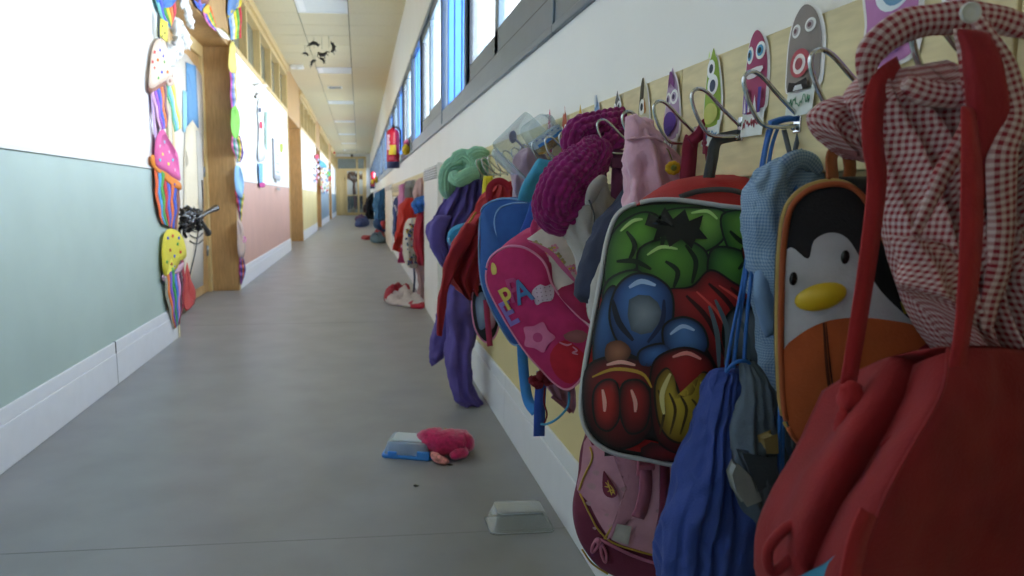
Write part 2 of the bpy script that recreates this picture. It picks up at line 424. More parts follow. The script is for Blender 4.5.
# right wall with the long window band
WB, WT = 1.37, 2.36
struct('wall_right', G().box((WR, Y0, WT), (WR + .14, Y1, CEIL)), rwall_m)
wr_ = struct('wall_right', G().box((WR, Y0, 0), (WR + .14, Y1, WB)), rwall_m); ORG[wr_.name] = V(0, 0, 0)
frame_m = mat('dark_grey_aluminium', '5c6c7a', .35, .3, var=.05)
dark_m = mat('navy_black_gasket', '161d2b', .5, var=0)
bluew_m = mat('blue_blind', '7ba3d2', .6, var=.05, kind='translucent')
glass_m = mat('window_glass', 'f4fbff', .03, var=0, kind='clear')
bays = [1.984 + 2.63 * i for i in range(-1, 14)]
struct('wall_right', G().box((WR, Y0, WB), (WR + .14, bays[0] - .03, WT)), rwall_m)
for i, s in enumerate(bays):
    e = min(s + 2.63, Y1); 
    if s > Y1 - .5: break
    d = s + 1.68
    wn = struct('window_%d' % nwin, G().box((WR + .022, s + .06, WB + .2), (WR + .026, d - .06, WT - .06)), glass_m); nwin += 1; ORG[wn.name] = V(0, 0, 0)
    f = G().box((WR - .012, s - .03, WB), (WR + .12, s + .03, WT))                         # mullion
    f.box((WR - .006, s, WB), (WR + .12, e, WB + .1)).box((WR - .006, s, WT - .05), (WR + .12, e, WT))
    f.box((WR + .0, d - .025, WB + .1), (WR + .12, d + .025, WT - .05))
    f.box((WR - .014, s - .03, WB - .012), (WR + .02, e - .03, WB + .012))                     # lower drip edge
    struct('window_frame', f, frame_m, wn, bevel=.004)
    f = G()
    for q0, q1 in ((s + .03, (s + d) / 2 + .03), ((s + d) / 2 - .03, d - .025)):
        x = WR + .0 if q0 < s + .1 else WR + .012
        f.box((x, q0, WB + .1), (x + .03, q0 + .07, WT - .05)).box((x, q1 - .07, WB + .1), (x + .03, q1, WT - .05))
        f.box((x, q0, WB + .1), (x + .03, q1, WB + .2)).box((x, q0, WT - .11), (x + .03, q1, WT - .05))
    struct('sash', f, frame_m, wn, bevel=.003)
    struct('gasket', G().box((WR + .012, d - .10, WB + .1), (WR + .05, d - .02, WT - .05)).box((WR - .001, s + .03, WB + .098), (WR + .06, d, WB + .106)), dark_m, wn)
    bl = G(); yy = d + .03
    while yy < e - .05: bl.box((WR + .03, yy, WB + .1), (WR + .034, min(yy + .24, e - .03), WT - .05)); yy += .3
    struct('blind', bl, bluew_m, wn)
    bl = G(); yy = d + .27
    while yy < e - .05: bl.box((WR + .026, yy, WB + .1), (WR + .036, min(yy + .03, e - .03), WT - .05)); yy += .3
    struct('blind_rail', bl, mat('blue_frame', '4f7db8', .5, var=0), wn)
# below the windows: painted wall, white skirting, vents
struct('painted_dado', G().box((WR - .002, Y0, .2), (WR + .001, 4.6, .94)), mat('cream_yellow_paint', 'd2c08a', .55, var=.04, vs=4), wr_)
g = G()
for a, b in ((Y0, 2.52), (2.524, 4.6), (5.6, 11.4), (14.1, 20.8), (26, Y1)): g.box((WR - .012, a, 0), (WR, b, .16)).box((WR - .009, a, .16), (WR, b, .215))
struct('baseboard_right', g, base_m, bevel=.003)
def rad(a, b):
    t = tag(build('radiator_cover', G().box((WR - .035, a, .0), (WR, b, 1.135)), rwall_m, smooth=False, bevel=.004), '', '')
    g = G().box((WR - .037, a + .03, 1.03), (WR - .034, b - .03, 1.12))
    n = 5
    gg = G()
    for k in range(n): gg.box((WR - .046, a + .03, 1.035 + .017 * k), (WR - .036, b - .03, 1.044 + .017 * k))
    build('backing', g, mat('grille_shadow', '8f948f', .7, var=0), t, smooth=False); build('grille', gg, base_m, t, smooth=False)
    return t
for (a, b), l in zip(((4.62, 5.58), (11.4, 14.1), (20.8, 25.9)), ('white grilled radiator cover between purple trousers and the red dress', 'white radiator cover in mid corridor beyond the red hoodie', 'farthest white radiator cover before the black coats')):
    tag(rad(a, b), l, 'radiator cover', 'radiator covers on the right wall')

# ceiling of tiles
def ceiling():
    nt_m = mat('mineral_tile', 'd2c6a2', .9, bump=.2, bs=150, var=.06, vs=60)
    tile, y = .582, 8.135 - 18 * .582; g = G()
    lights = [8.135 + 4.03 * k for k in range(-2, 7)]
    c = struct('ceiling', G().box((WL - .5, Y0, CEIL + .012), (WR + .2, Y1, CEIL + .1)), mat('ceiling_void', '4a4436', .9, var=0)); ORG[c.name] = V(0, 0, 0)
    cols = [(WL - .1, -.718), (-.708, -.107), (-.097, WR + .05)]
    while y < Y1:
        for k, (a, b) in enumerate(cols):
            if k == 1 and any(abs(y - L) < .25 for L in lights): continue
            g.box((a, y, CEIL), (b, min(y + tile - .010, Y1), CEIL + .014))
        y += tile
    struct('ceiling_tiles', g, nt_m, c)
    return lights
LIGHTS = ceiling()
words = ['second', 'third', 'fourth', 'fifth', 'sixth', 'seventh', 'eighth', 'ninth']
for i, y in enumerate(LIGHTS[1:]):
    yy = 8.135 + round((y - 8.135) / .582) * .582
    t = thing('ceiling_light', 'recessed white ceiling panel light, ' + ('nearest the camera, out at the top of the picture' if i == 0 else 'nearest in view with stick drawing seen through it' if i == 1 else 'just past the black paper spiders' if i == 2 else '%s one in view along the corridor' % words[i - 2]), 'ceiling light', (-.407, yy + .288, CEIL), 'panel lights down the corridor ceiling')
    a, b, c_, d = -.708, -.106, yy, yy + .576
    g = G().box((a, c_, CEIL - .006), (b, c_ + .03, CEIL + .01)).box((a, d - .03, CEIL - .006), (b, d, CEIL + .01)).box((a, c_, CEIL - .006), (a + .03, d, CEIL + .01)).box((b - .03, c_, CEIL - .006), (b, d, CEIL + .01))
    build('frame', g, mat('white_enamel', 'e6e6e0', .35, var=0), t, smooth=False, bevel=.002)
    build('diffuser', G().box((a + .03, c_ + .03, CEIL), (b - .03, d - .03, CEIL + .008)), mat('acrylic_diffuser', 'dfe2dd', .3, var=.02), t, smooth=False)
    build('end_cap', G().box((a + .03, c_ + .04, CEIL - .004), (a + .1, d - .04, CEIL + .002)), mat('white_bright', 'f4f4f0', .3, var=0), t, smooth=False)
for x, y, wd, ln, lb in ((335, 87.2, .3, .3, 'small white ceiling vent between the first panel lights past the spiders'), (318, 129.5, .3, .3, 'small white ceiling vent farther along, near the left beam')):
    p = P(x, y, Z=CEIL); t = thing('ceiling_vent', lb, 'vent', (p.x, p.y, CEIL - .01))
    build('frame', G().box((p.x - wd / 2, p.y - ln / 2, CEIL - .01), (p.x + wd / 2, p.y + ln / 2, CEIL)), mat('white_enamel'), t, smooth=False, bevel=.003)
    g = G()
    for k in range(5): g.box((p.x - wd / 2 + .03, p.y - ln / 2 + .04 + .05 * k, CEIL - .014), (p.x + wd / 2 - .03, p.y - ln / 2 + .06 + .05 * k, CEIL - .01))
    build('slat', g, STEEL, t, smooth=False)
p = P(297, 65.5, Z=CEIL); t = thing('emergency_light', 'small white emergency lamp on ceiling left of the black paper spiders', 'lamp', (p.x, p.y, CEIL))
build('housing', G().box((p.x - .11, p.y - .12, CEIL - .045), (p.x + .11, p.y + .12, CEIL)), mat('white_enamel'), t, smooth=False, bevel=.012)
build('lens', G().ball((p.x + .02, p.y, CEIL - .045), (.05, .07, .02)), mat('acrylic_diffuser'), t)

# end walls
struct('wall_front', G().box((WL - .5, Y0 - .1, 0), (WR + .2, Y0, CEIL + .1)), wall_m)
g = G().box((WL - .3, Y1, 2.98), (WR + .1, Y1 + .1, CEIL)).box((.36, Y1, 0), (WR + .1, Y1 + .1, 2.98))
wb = struct('wall_back', g, rwall_m)
struct('wall_beyond', G().box((WL - .6, Y1 + 1.6, 0), (WR + .5, Y1 + 1.7, CEIL)).box((WL - .6, Y1 + .1, 0), (WL - .5, Y1 + 1.7, CEIL)).box((WR + .4, Y1 + .1, 0), (WR + .5, Y1 + 1.7, CEIL)).box((WL - .6, Y1, CEIL), (WR + .5, Y1 + 1.7, CEIL + .1)), mat('grey_panel', 'a9aaa2', .6, var=.03))  # sides and roof added to keep sky light out behind the end door
dr = struct('door_5', G().box((-.97, Y1 + .02, .02), (-.70, Y1 + .06, 2.28)), woodl_m); ORG[dr.name] = V(0, 0, 0)
g = G()
for x0, x1, z0, z1 in ((-1.2, -1.08, 0, 2.98), (.25, .36, 0, 2.98), (-1.08, .25, 2.88, 2.98), (-1.08, .25, 2.26, 2.38), (-.72, -.62, 0, 2.26), (-.1, .0, 0, 2.26), (.17, .25, 0, 2.26), (-1.08, -.95, 0, 2.26), (-.15, -.06, 2.38, 2.88)):
    g.box((x0, Y1 - .03, z0), (x1, Y1 + .08, z1))
struct('door_frame', g, woodl_m, dr, bevel=.006)
struct('pane', G().box((-1.08, Y1 + .03, 2.38), (.25, Y1 + .036, 2.88)).box((-.62, Y1 + .03, .1), (-.1, Y1 + .036, 2.26)).box((0, Y1 + .03, .1), (.17, Y1 + .036, 2.26)), mat('door_glass', 'e8eeee', .05, var=0, kind='clear'), dr)
struct('kick_plate', G().box((-.62, Y1 + .0, 0), (.17, Y1 + .05, .14)).box((-.62, Y1 + .0, 1.0), (.17, Y1 + .05, 1.06)), woodl_m, dr)

# ================================================================== RACK: boards, stickers, hooks
board_m = mat('pale_plywood', 'd8c99c', .6, var=.12, vs=14, stretch=(5, 1, 5), bump=.05, bs=80)
BX = WR - .018
def board(a, b, lb, grp='pale plywood peg boards'):
    t = one('peg_board', G().box((BX, a, .928), (WR, b - .003, 1.112)), board_m, lb, 'board', grp, smooth=False, bevel=.002)
    build('board_shade_strip', G().box((BX + .006, a, .916), (WR, b - .003, .928)), mat('board_shade', '8a7a55', .7, var=0), t, smooth=False)  # dark strip painted for the shade below the board
ed = [-.05, .54, 1.137, 1.735, 2.33, 2.93, 3.53, 4.12, 4.6]
nm = ['pale plywood peg board behind the red gingham smock', 'pale plywood peg board behind the grey-brown and crimson monster stickers', 'pale plywood peg board behind the lilac coat and purple striped monster sticker',
      'pale plywood peg board behind the magenta knitted scarf', 'pale plywood peg board behind the clear plastic tray', 'pale plywood peg board by the fan of empty hooks', 'pale plywood peg board behind the mint green scarf', 'last short peg board before the grilled radiator cover']
for i, (a, b) in enumerate(zip(ed, ed[1:])): board(a, b, nm[i])
board(5.62, 8.4, 'pale peg board above the red hoodie and flowery bag'); board(8.4, 11.35, 'pale peg board just before the mid corridor radiator cover')
board(14.15, 20.7, 'pale peg board above the distant blue coats'); board(25.95, 31, 'farthest peg board above the black coats')

def hook_pts(Y, s=1, tw=0):
    L = [(0, .987), (.020, .985), (.045, .986), (.058, .999), (.070, 1.024), (.0735, 1.042), (.066, 1.050), (.053, 1.045), (.030, 1.021), (.008, 1.000)]
    return [V(BX + .006 - x * s, Y + tw * x, z) for x, z in L]
def make_hook(Y, lb, s=1, tw=0):
    t = thing('coat_hook', lb, 'hook', (BX, Y, .98), 'looped steel coat hooks on the peg boards')
    build('wire_loop', G().tube(hook_pts(Y, s, tw), .0027, n=8, smooth=4), CHROME, t)
    build('foot_plate', G().box((BX - .0025, Y - .007, .978), (BX, Y + .007, 1.012)), CHROME, t, smooth=False, bevel=.001)
    build('weld_tip', G().ball((BX - .006, Y, .9835), .0034, 8, 6), CHROME, t)
    return t
near = {0: 'large steel hook through the red gingham smock', 1: 'steel hook by the penguin bag, in front of the grey-brown sticker', 2: 'steel hook holding the bright blue cords', 3: 'steel hook holding the grey strap, before the crimson monster sticker',
        4: 'steel hook carrying the maroon buckled strap', 5: 'steel hook behind the pink hooded top', 6: 'steel hook poking through the magenta knitted scarf, nearest of its pair', 7: 'lower steel hook showing under the magenta knitted scarf', 8: 'steel hook with scarf wrapped round it, beside the reddish brown sticker',
        9: 'steel hook just left of the magenta scarf', 10: 'second steel hook left of the magenta scarf, over the cyan strap', 11: 'steel hook seen through the blue-labelled tub', 12: 'steel hook right behind the lilac cloth', 13: 'steel hook seen through the clear tray, near its spoon',
        14: 'steel hook at the left rim of the clear tray'}
for i in range(27):
    Y = .560 + .128 * i
    lb = near.get(i) or ('steel hook in the empty fan, number matters not')
    if i > 14: lb = 'thin steel hook in the fan between clear tray and mint scarf, ' + ['nearest the tray', 'second from the tray', 'third from the tray', 'fourth from the tray', 'fifth from the tray', 'sixth from the tray', 'sixth from the scarf', 'fifth from the scarf', 'fourth from the scarf', 'third from the scarf', 'second from the scarf', 'touching the scarf'][i - 15]
    make_hook(Y, lb, 1.1, tw=[0, .03, -.03, .02, -.03][i % 5])
base = bpy.data.objects['coat_hook']
def copy_tree(o, par=None):
    c = o.copy(); COL.objects.link(c); c.parent = par
    for ch in [q for q in bpy.data.objects if q.parent == o]: copy_tree(ch, c)
    return c
kids = None
far = [(5.9 + .45 * i, 'small steel hook above the clothes between the two nearer radiator covers, %s' % s) for i, s in enumerate(['nearest', 'second nearest', 'third nearest', 'fourth nearest', 'fifth along', 'sixth along', 'seventh along', 'eighth along', 'ninth along', 'tenth along', 'farthest'])]
for y, lb in far:
    c = copy_tree(base); c.location.y = y; c['label'] = lb; c['group'] = 'small hooks in the second rack'

# stickers: paper monsters cut out and stuck above the hooks
def sticker(Yc, wd, z0, z1, name, lb, body, shape, deco, tagc=None, lean=0):
    X = BX - .0015
    t = thing('monster_sticker', lb, 'sticker', (X, Yc, z0), 'paper monster stickers above the hooks')
    def q(u, v, k=0): return V(X - .0006 * k - .004 * (1 - (2 * u - 1) ** 2), Yc + (.5 - u) * wd + lean * (v - .5), z0 + (z1 - z0) * v)   # u to the right in the picture
    def poly(g, pts, c, k, sm=4):
        pl = [(p.x, p.y) for p in (crom([(a, b, 0) for a, b in pts], sm, True) if sm > 1 else [V(a, b, 0) for a, b in pts])]
        cx = sum(p[0] for p in pl) / len(pl); cy = sum(p[1] for p in pl) / len(pl); n = len(pl); vs = []; fs = []
        for s in (1, .66, .33): vs += [q(cx + (a - cx) * s, cy + (b - cy) * s, k) for a, b in pl]
        vs.append(q(cx, cy, k))
        for i in range(2):
            for j in range(n): m = (j + 1) % n; fs.append((i * n + j, i * n + m, (i + 1) * n + m, (i + 1) * n + j))
        for j in range(n): fs.append((2 * n + j, 2 * n + (j + 1) % n, 3 * n))
        g.add(vs, fs, c)
    g = G(); cx, cy = .5, .5
    poly(g, [(cx + (a - cx) * 1.16, cy + (b - cy) * 1.06) for a, b in shape], 'e9e6e4', 0); build('paper_backing', g, PAPER, t)
    g = G(); poly(g, shape, body, 1); k = 2
    for d in deco:
        if d[0] == 'e':                                  # oval (u, v, ru, rv, colour)
            _, u, v, ru, rv, c = d; poly(g, [(u + ru * cos(a * pi / 5), v + rv * sin(a * pi / 5)) for a in range(10)], c, k, 2)
        else: poly(g, d[1], d[2], k, d[3] if len(d) > 3 else 1)
        k += .5
    build('monster_print', g, PAPER, t)
    if tagc:
        g = G(); zt = z0 - .012
        g.add([V(X - .004, Yc + .026, z0 - .03), V(X - .004, Yc - .026, z0 - .03), V(X - .003, Yc - .028, z0 + .006), V(X - .003, Yc + .024, z0 + .003)], [(0, 1, 2, 3)], 'dfe4e0')
        rnd = random.Random(int(Yc * 100)); pts = []
        for i in range(26): pts.append(V(X - .005, Yc + .021 - i * .0017, z0 - .013 + rnd.uniform(-.007, .007)))
        g.tube(pts, .0006, n=4, col=tagc, smooth=2)
        build('name_card', g, PAPER, t)
egg = [(.5, 1), (.78, .88), (.93, .62), (.95, .3), (.9, .04), (.5, 0), (.1, .04), (.05, .3), (.07, .62), (.22, .88)]
eyes = lambda v, r, c1, c2, dx=.2: [('e', .5 - dx, v, r, r * .62, 'f2f2f0'), ('e', .5 + dx, v + .02, r, r * .62, 'f2f2f0'), ('e', .5 - dx, v, r * .66, r * .4, c1), ('e', .5 + dx, v + .02, r * .66, r * .4, c1), ('e', .5 - dx, v, r * .35, r * .22, c2), ('e', .5 + dx, v + .02, r * .35, r * .22, c2)]
spike = [(.5, 1), (.6, .9), (.72, .8), (.85, .5), (.9, .2), (.8, 0), (.2, 0), (.1, .2), (.15, .5), (.28, .8), (.4, .9)]
teeth = lambda v, c='f4f4f4': [('p', [(.25, v), (.75, v + .02), (.7, v - .07), (.3, v - .08)], '3a2430'), ('p', [(.3, v - .005), (.42, v), (.36, v - .05)], c), ('p', [(.44, v), (.56, v + .005), (.5, v - .05)], c), ('p', [(.58, v + .005), (.7, v + .01), (.64, v - .05)], c)]
legs = lambda c: [('p', [(.18, .02), (.22, .22), (.3, .02)], c), ('p', [(.4, .02), (.45, .25), (.5, .02)], c), ('p', [(.62, .02), (.68, .22), (.76, .02)], c)]
sticker(.81, .070, 1.028, 1.128, '', 'grey-brown paper monster with round white eyes and red ringed mouth', '8b817d', egg,
        eyes(.72, .13, 'b8aeb0', '6b4a50', .19) + [('e', .5, .32, .27, .17, 'b8525c'), ('e', .5, .31, .17, .12, 'f0e4e4'), ('e', .5, .31, .1, .07, 'a85058'), ('p', [(.2, 0), (.24, .12), (.45, .09), (.72, .13), (.8, 0)], '2c2428'), ('p', [(.4, 0), (.45, .06), (.62, .06), (.66, 0)], 'd8d8d8')], '5f9f80')
sticker(.91, .056, 1.012, 1.122, '', 'crimson-topped paper monster with two blue eyes and fangs', 'a34468', egg,
        eyes(.72, .17, '5b9cc4', '22303c', .22) + [('p', [(.15, .52), (.85, .55), (.7, .44), (.3, .43)], 'e8dfe2', 3)] + [('p', [(.1, .3), (.35, .32), (.3, 0), (.1, .02)], '8b6aa8')] + legs('f1eef4') + [('p', [(.34, .3), (.42, .3), (.4, 0), (.35, 0)], '5a4aa0'), ('p', [(.8, .3), (.9, .3), (.88, 0), (.8, 0)], '5a4aa0')], 'b0485c')
sticker(1.022, .062, 1.008, 1.122, '', 'lime green paper monster with stacked goggle eyes', '8fab42', spike,
        [('e', .42, .74, .2, .12, 'eef0ee'), ('e', .45, .74, .1, .06, '3d4654'), ('e', .55, .52, .24, .14, 'eef0ee'), ('e', .57, .51, .13, .08, '39435a'), ('e', .5, .15, .33, .14, 'c3c46c'), ('p', [(.35, .98), (.42, .9), (.3, .88)], 'd8e8a0')], '5a86b0')
sticker(1.158, .07, 1.0, 1.118, '', 'purple and white striped paper monster with a violet belly', 'b59bb9', spike,
        eyes(.56, .17, 'b8a8c0', '443050', .16) + [('p', [(.42, .95), (.58, .9), (.7, .7), (.5, .78), (.35, .72)], '7b3f7e', 2), ('p', [(.2, .42), (.12, .2), (.22, .3)], 'c85a6c'), ('e', .5, .22, .34, .16, '52308a'), ('p', [(.3, .14), (.5, .02), (.72, .16)], '3f2478', 2)], '7b8090')
sticker(1.277, .066, 1.0, 1.122, '', 'tall black and cream paper monster with one round eye', 'cfc4a4', spike,
        [('p', [(.3, .9), (.5, 1), (.55, .7), (.2, .6), (.15, .4)], '4c4636', 2), ('e', .45, .56, .2, .12, 'eceae4'), ('e', .45, .56, .1, .06, '3a3a3a'), ('p', [(.6, .7), (.75, .5), (.65, .45)], 'b0783c', 2), ('p', [(.3, .35), (.8, .4), (.75, .15), (.35, .1)], 'ddd2cc', 2), ('p', [(.4, .1), (.5, .2), (.55, 0)], '2c2c30')])
sticker(1.41, .06, 1.0, 1.118, '', 'black and white spiky paper monster left of the cream one', '5c5c62', spike, eyes(.7, .16, 'c0c0c8', '202020') + teeth(.42) + legs('e8e8ea'))
sticker(1.536, .06, 1.0, 1.128, '', 'pale blue pointed paper monster behind the magenta scarf', '7d9ac4', spike, eyes(.6, .17, '9fc0e8', '223050') + [('p', [(.4, .98), (.6, .98), (.6, .8), (.4, .8)], 'dce4ee', 2)])
sticker(1.65, .06, 1.0, 1.122, '', 'yellow pointed paper monster between the blue and reddish ones', 'd6b24c', spike, eyes(.62, .16, 'f0e0a0', '403820') + [('e', .5, .3, .3, .12, 'eee2b8')])
sticker(1.78, .075, .995, 1.135, '', 'reddish brown paper monster with white tip and teeth', 'b0573e', spike, [('p', [(.42, .9), (.5, 1), (.58, .9), (.5, .84)], 'f0ece8', 2)] + eyes(.56, .13, '90b0c8', '302020') + [('p', [(.2, .42), (.8, .44), (.75, .36), (.25, .35)], 'eeeae6')])
sticker(1.92, .06, 1.02, 1.145, '', 'small hot pink paper monster just right of the blue-labelled tub', 'c8306c', spike, eyes(.6, .13, 'f0c0d0', '501030'))
sticker(.675, .09, 1.032, 1.15, '', 'large pink and violet paper monster with one huge blue eye', 'b97ab0', [(.1, .95), (.3, 1.02), (.6, 1), (.9, .98), (.97, .8), (.88, .65), (.9, .3), (.85, .05), (.5, .0), (.14, .05), (.16, .4), (.04, .75)],
        [('e', .56, .68, .3, .24, 'dfe8ee'), ('e', .6, .67, .22, .19, '6f9cc0'), ('e', .63, .67, .15, .13, '6c6a78'), ('e', .68, .76, .06, .05, 'f4f4f4'), ('e', .15, .8, .08, .06, '77507c'), ('p', [(.2, .3), (.8, .35), (.7, .1), (.3, .08)], '9a6bb0', 2)])
sticker(.58, .07, 1.075, 1.14, '', 'dark and red paper sticker behind the white button', 'a8483c', egg, [('p', [(.2, .5), (.5, .9), (.8, .6), (.6, .2)], '2c2c36', 2), ('e', .3, .3, .12, .1, 'c84868')])

# ================================================================== HANGING THINGS, nearest first
def base_of(x, y, Y): return P(x, y, Y=Y)
RED = '9c1f24'
# ---- red gingham smock
ging = gingham('red_gingham', 'c9b3b0', '8a1c2a', .0030)
t = thing('gingham_smock', 'red and white gingham school smock with white button, hung nearest the camera', 'smock', base_of(930, 390, .53))
cloth_rows = [((862, 74), (945, 60), (.575, .56), .012), ((850, 100), (985, 95), (.572, .54), .022), ((872, 150), (1010, 140), (.57, .53), .026), ((888, 210), (1030, 200), (.565, .52), .028), ((905, 270), (1042, 260), (.56, .51), .028), ((925, 325), (1052, 320), (.56, .505), .026), ((960, 370), (1062, 372), (.555, .50), .024), ((985, 392), (1070, 396), (.55, .50), .018)]
g = G(); cloth(g, cloth_rows, n=120, k=10, folds=5, amp=.012, seed=3, wr=.0016, fr=12); build('body', g, ging, t)
g = G()   # sleeve thrown to the left
cloth(g, [((838, 96), (884, 120), .585, .012), ((822, 104), (872, 136), .59, .013), ((812, 116), (858, 150), .595, .013), ((818, 132), (860, 158), .598, .012), ((838, 150), (866, 162), .60, .009)], n=60, k=8, folds=2, amp=.004, seed=8, wr=.0012, fr=20)
build('sleeve', g, ging, t)
g = G(); cloth(g, [((892, 235), (935, 240), .535, .012), ((905, 262), (960, 262), .53, .016), ((906, 285), (975, 300), .525, .018), ((925, 300), (985, 345), .525, .018), ((962, 345), (1000, 372), .525, .014)], n=70, k=8, folds=2, amp=.006, seed=18, wr=.0016, fr=16)
build('sleeve', g, ging, t)
# collar bands looping over the hook
def roll(pts, r, seed=0, flat=.6, col=None):
    g = G(); pts = crom([Vector(p) for p in pts], 8); rows = []; uv = []; l = 0; n = 22
    for i, p in enumerate(pts):
        d = (pts[min(i + 1, len(pts) - 1)] - pts[max(i - 1, 0)]).normalized(); a = d.cross(V(0, 1, 0)).normalized(); b = V(0, 1, 0)
        if i: l += (p - pts[i - 1]).length
        e = min(1, .45 + 2.5 * min(i, len(pts) - 1 - i) / len(pts)); R = (r(i / (len(pts) - 1)) if callable(r) else r) * e
        row = []
        for j in range(n):
            th = 2 * pi * j / n; q = p + a * cos(th) * R + b * sin(th) * R * flat
            q += V(nz(q, 30, seed), nz(q, 30, seed + 4), nz(q, 30, seed + 8)) * R * .28
            row.append(q); uv.append((R * cos(th) + l * .0, l))
        rows.append(row)
    return g.grid(rows, uv=uv)
build('collar', roll([P(868, 92, Y=.556), P(868, 66, Y=.552), P(880, 42, Y=.548), P(905, 25, Y=.545), P(940, 17, Y=.54), P(975, 16, Y=.535), P(1012, 24, Y=.53), P(1045, 34, Y=.52)], .0128, 5), ging, t)
build('collar', roll([P(904, 82, Y=.53), P(930, 92, Y=.525), P(960, 96, Y=.52), P(985, 80, Y=.515)], .012, 6), ging, t)
build('front_band', roll([P(958, 28, Y=.52), P(968, 65, Y=.512), P(972, 110, Y=.508), P(962, 140, Y=.505), P(940, 180, Y=.503), P(915, 235, Y=.505)], .0075, 7), ging, t)
build('front_band', roll([P(975, 18, Y=.515), P(1000, 60, Y=.505), P(1015, 110, Y=.50), P(1000, 160, Y=.498), P(1002, 240, Y=.50), P(985, 330, Y=.505)], .011, 9), ging, t)
build('lining', (lambda g: cloth(g, [((960, 30), (985, 34), .50, .004), ((968, 70), (1000, 76), .50, .006), ((972, 130), (1002, 130), .505, .006), ((975, 200), (996, 200), .51, .004)], n=24, k=6, folds=1, amp=.001, seed=4, wr=.002))(G()), fabric('red_cotton', '8c1820'), t)
def disc(c, nrm, r, th, n=28):
    g = G(); nrm = Vector(nrm).normalized(); a = nrm.orthogonal().normalized(); b = nrm.cross(a); c = Vector(c)
    rows = [[c + (a * cos(2 * pi * j / n) + b * sin(2 * pi * j / n)) * r * q + nrm * h for j in range(n)] for q, h in ((.9, 0), (1, th * .3), (1, th * .7), (.92, th), (.75, th * .95), (.68, th * .55), (.3, th * .5), (.05, th * .5))]
    return g.grid(rows)
bt = build('button', disc(P(969, 13, Y=.498), (-.15, -1, .05), .0078, .003), mat('pearl_plastic', 'c9c8c4', .3, var=.05), t)

# ---- red shoulder bag hung low in front
redcl = fabric('red_canvas', '86141c', .12)
t = thing('red_tote_bag', 'plain bright red fabric bag on long red straps at bottom right', 'bag', base_of(900, 576, .5))
def sheet(g, cps, k=8, th=.03, wr=.003, fr=18, seed=0, col=None):
    """soft closed volume whose camera side follows a control net of (x, y, Y) pixels/depths"""
    net = [crom([P(x, y, Y=Y) for x, y, Y in r], k) for r in cps]; m = len(net[0])
    cols = [crom([r[j] for r in net], k) for j in range(m)]; n = len(cols[0]); rows = []
    for i in range(n):
        fr_ = []
        for j in range(m):
            p = cols[j][i]; rg = 1 - 2.4 * abs(noise.noise(Vector((p.x * fr + seed, p.y * fr, p.z * fr * .8)))) + .5 * (1 - 2.4 * abs(noise.noise(Vector((p.x * fr * 2.3, p.y * fr, p.z * fr * 2.3 + seed)))))
            fr_.append(p + V(-.4, -1, 0) * wr * rg + V(nz(p, fr, seed), 0, nz(p, fr, seed + 3)) * wr)
        fr_ = [p + V(0, .35 * th * (max(0, 1 - min(j, m - 1 - j) / 3) ** 2), 0) for j, p in enumerate(fr_)]
        e = min(1, min(i, n - 1 - i) / 4); 
        back = [p + V(0, th * (.2 + .8 * e) * (.4 + .6 * min(1, min(j, m - 1 - j) / 3)), 0) for j, p in enumerate(fr_)]
        rows.append(fr_ + back[::-1])
    return g.grid(rows, col=col)
g = G(); sheet(g, [[(853, 402, .545), (895, 372, .515), (948, 350, .465), (1010, 350, .48), (1070, 356, .51)],
    [(838, 432, .54), (882, 412, .50), (940, 392, .445), (1020, 405, .468), (1085, 420, .50)], [(814, 478, .535), (856, 466, .49), (908, 450, .43), (1000, 475, .458), (1088, 500, .50)],
    [(794, 520, .53), (828, 515, .482), (882, 500, .42), (972, 535, .452), (1062, 570, .49)], [(778, 562, .53), (808, 568, .475), (858, 562, .415), (935, 592, .45), (1020, 622, .49)],
    [(778, 622, .53), (802, 630, .48), (842, 632, .43), (900, 645, .46), (962, 655, .50)]], th=.05, wr=.004, fr=13, seed=4); build('body', g, redcl, t)
def folds(f, g, pts, w, h, col=None):
    pl = crom([(x, y, 0) for x, y in pts], 6); rows = []; N = len(pl)
    for i, p in enumerate(pl):
        d = (pl[min(i + 1, N - 1)] - pl[max(0, i - 1)]).normalized(); a = V(-d.y, d.x, 0); e = sin(pi * (i + .15) / (N - .7)) ** .6 if 0 < i < N - 1 else .05
        rows.append([f.P(p.x + a.x * w * k / 2 * e, p.y + a.y * w * k / 2 * e, h * e * (1 - k * k) - .0006) for k in (-1, -.75, -.5, -.25, 0, .25, .5, .75, 1)])
    return g.grid(rows, closed=False, cap=False, col=col)
g = G(); cloth(g, [((880, 446), (884, 452), .468, .002), ((893, 437), (898, 445), .458, .004), ((908, 430), (914, 438), .447, .004), ((922, 426), (926, 432), .44, .002)], n=24, k=5, folds=1, amp=.0005, seed=6, wr=.001); build('crease', g, redcl, t)
g = G(); g.tube([P(852, 404, Y=.53), P(836, 436, Y=.53), P(812, 482, Y=.525), P(792, 524, Y=.52), P(776, 566, Y=.52)], .0035, smooth=6); g.tube([P(948, 348, Y=.455), P(942, 392, Y=.438), P(910, 450, Y=.422), P(884, 500, Y=.413), P(862, 560, Y=.408)], .0012, smooth=6); build('piping', g, redcl, t)
dk = fabric('red_strap_webbing', '9c1c22', .06)
build('shoulder_strap', G().ribbon([P(900, 68, Y=.56), P(882, 82, Y=.55), P(873, 110, Y=.542), P(873, 145, Y=.535), P(877, 180, Y=.53), P(870, 245, Y=.52), P(858, 325, Y=.515), P(848, 385, Y=.51)], lambda t_: .021 - .008 * t_, .0009), dk, t)
build('shoulder_strap', G().ribbon([P(968, 108, Y=.50), P(971, 150, Y=.485), P(972, 200, Y=.475), P(970, 260, Y=.465), P(964, 320, Y=.46), P(956, 372, Y=.455)], lambda t_: .005 + .013 * sin(pi * min(.8, .15 + t_ * .8)), .0009), dk, t)
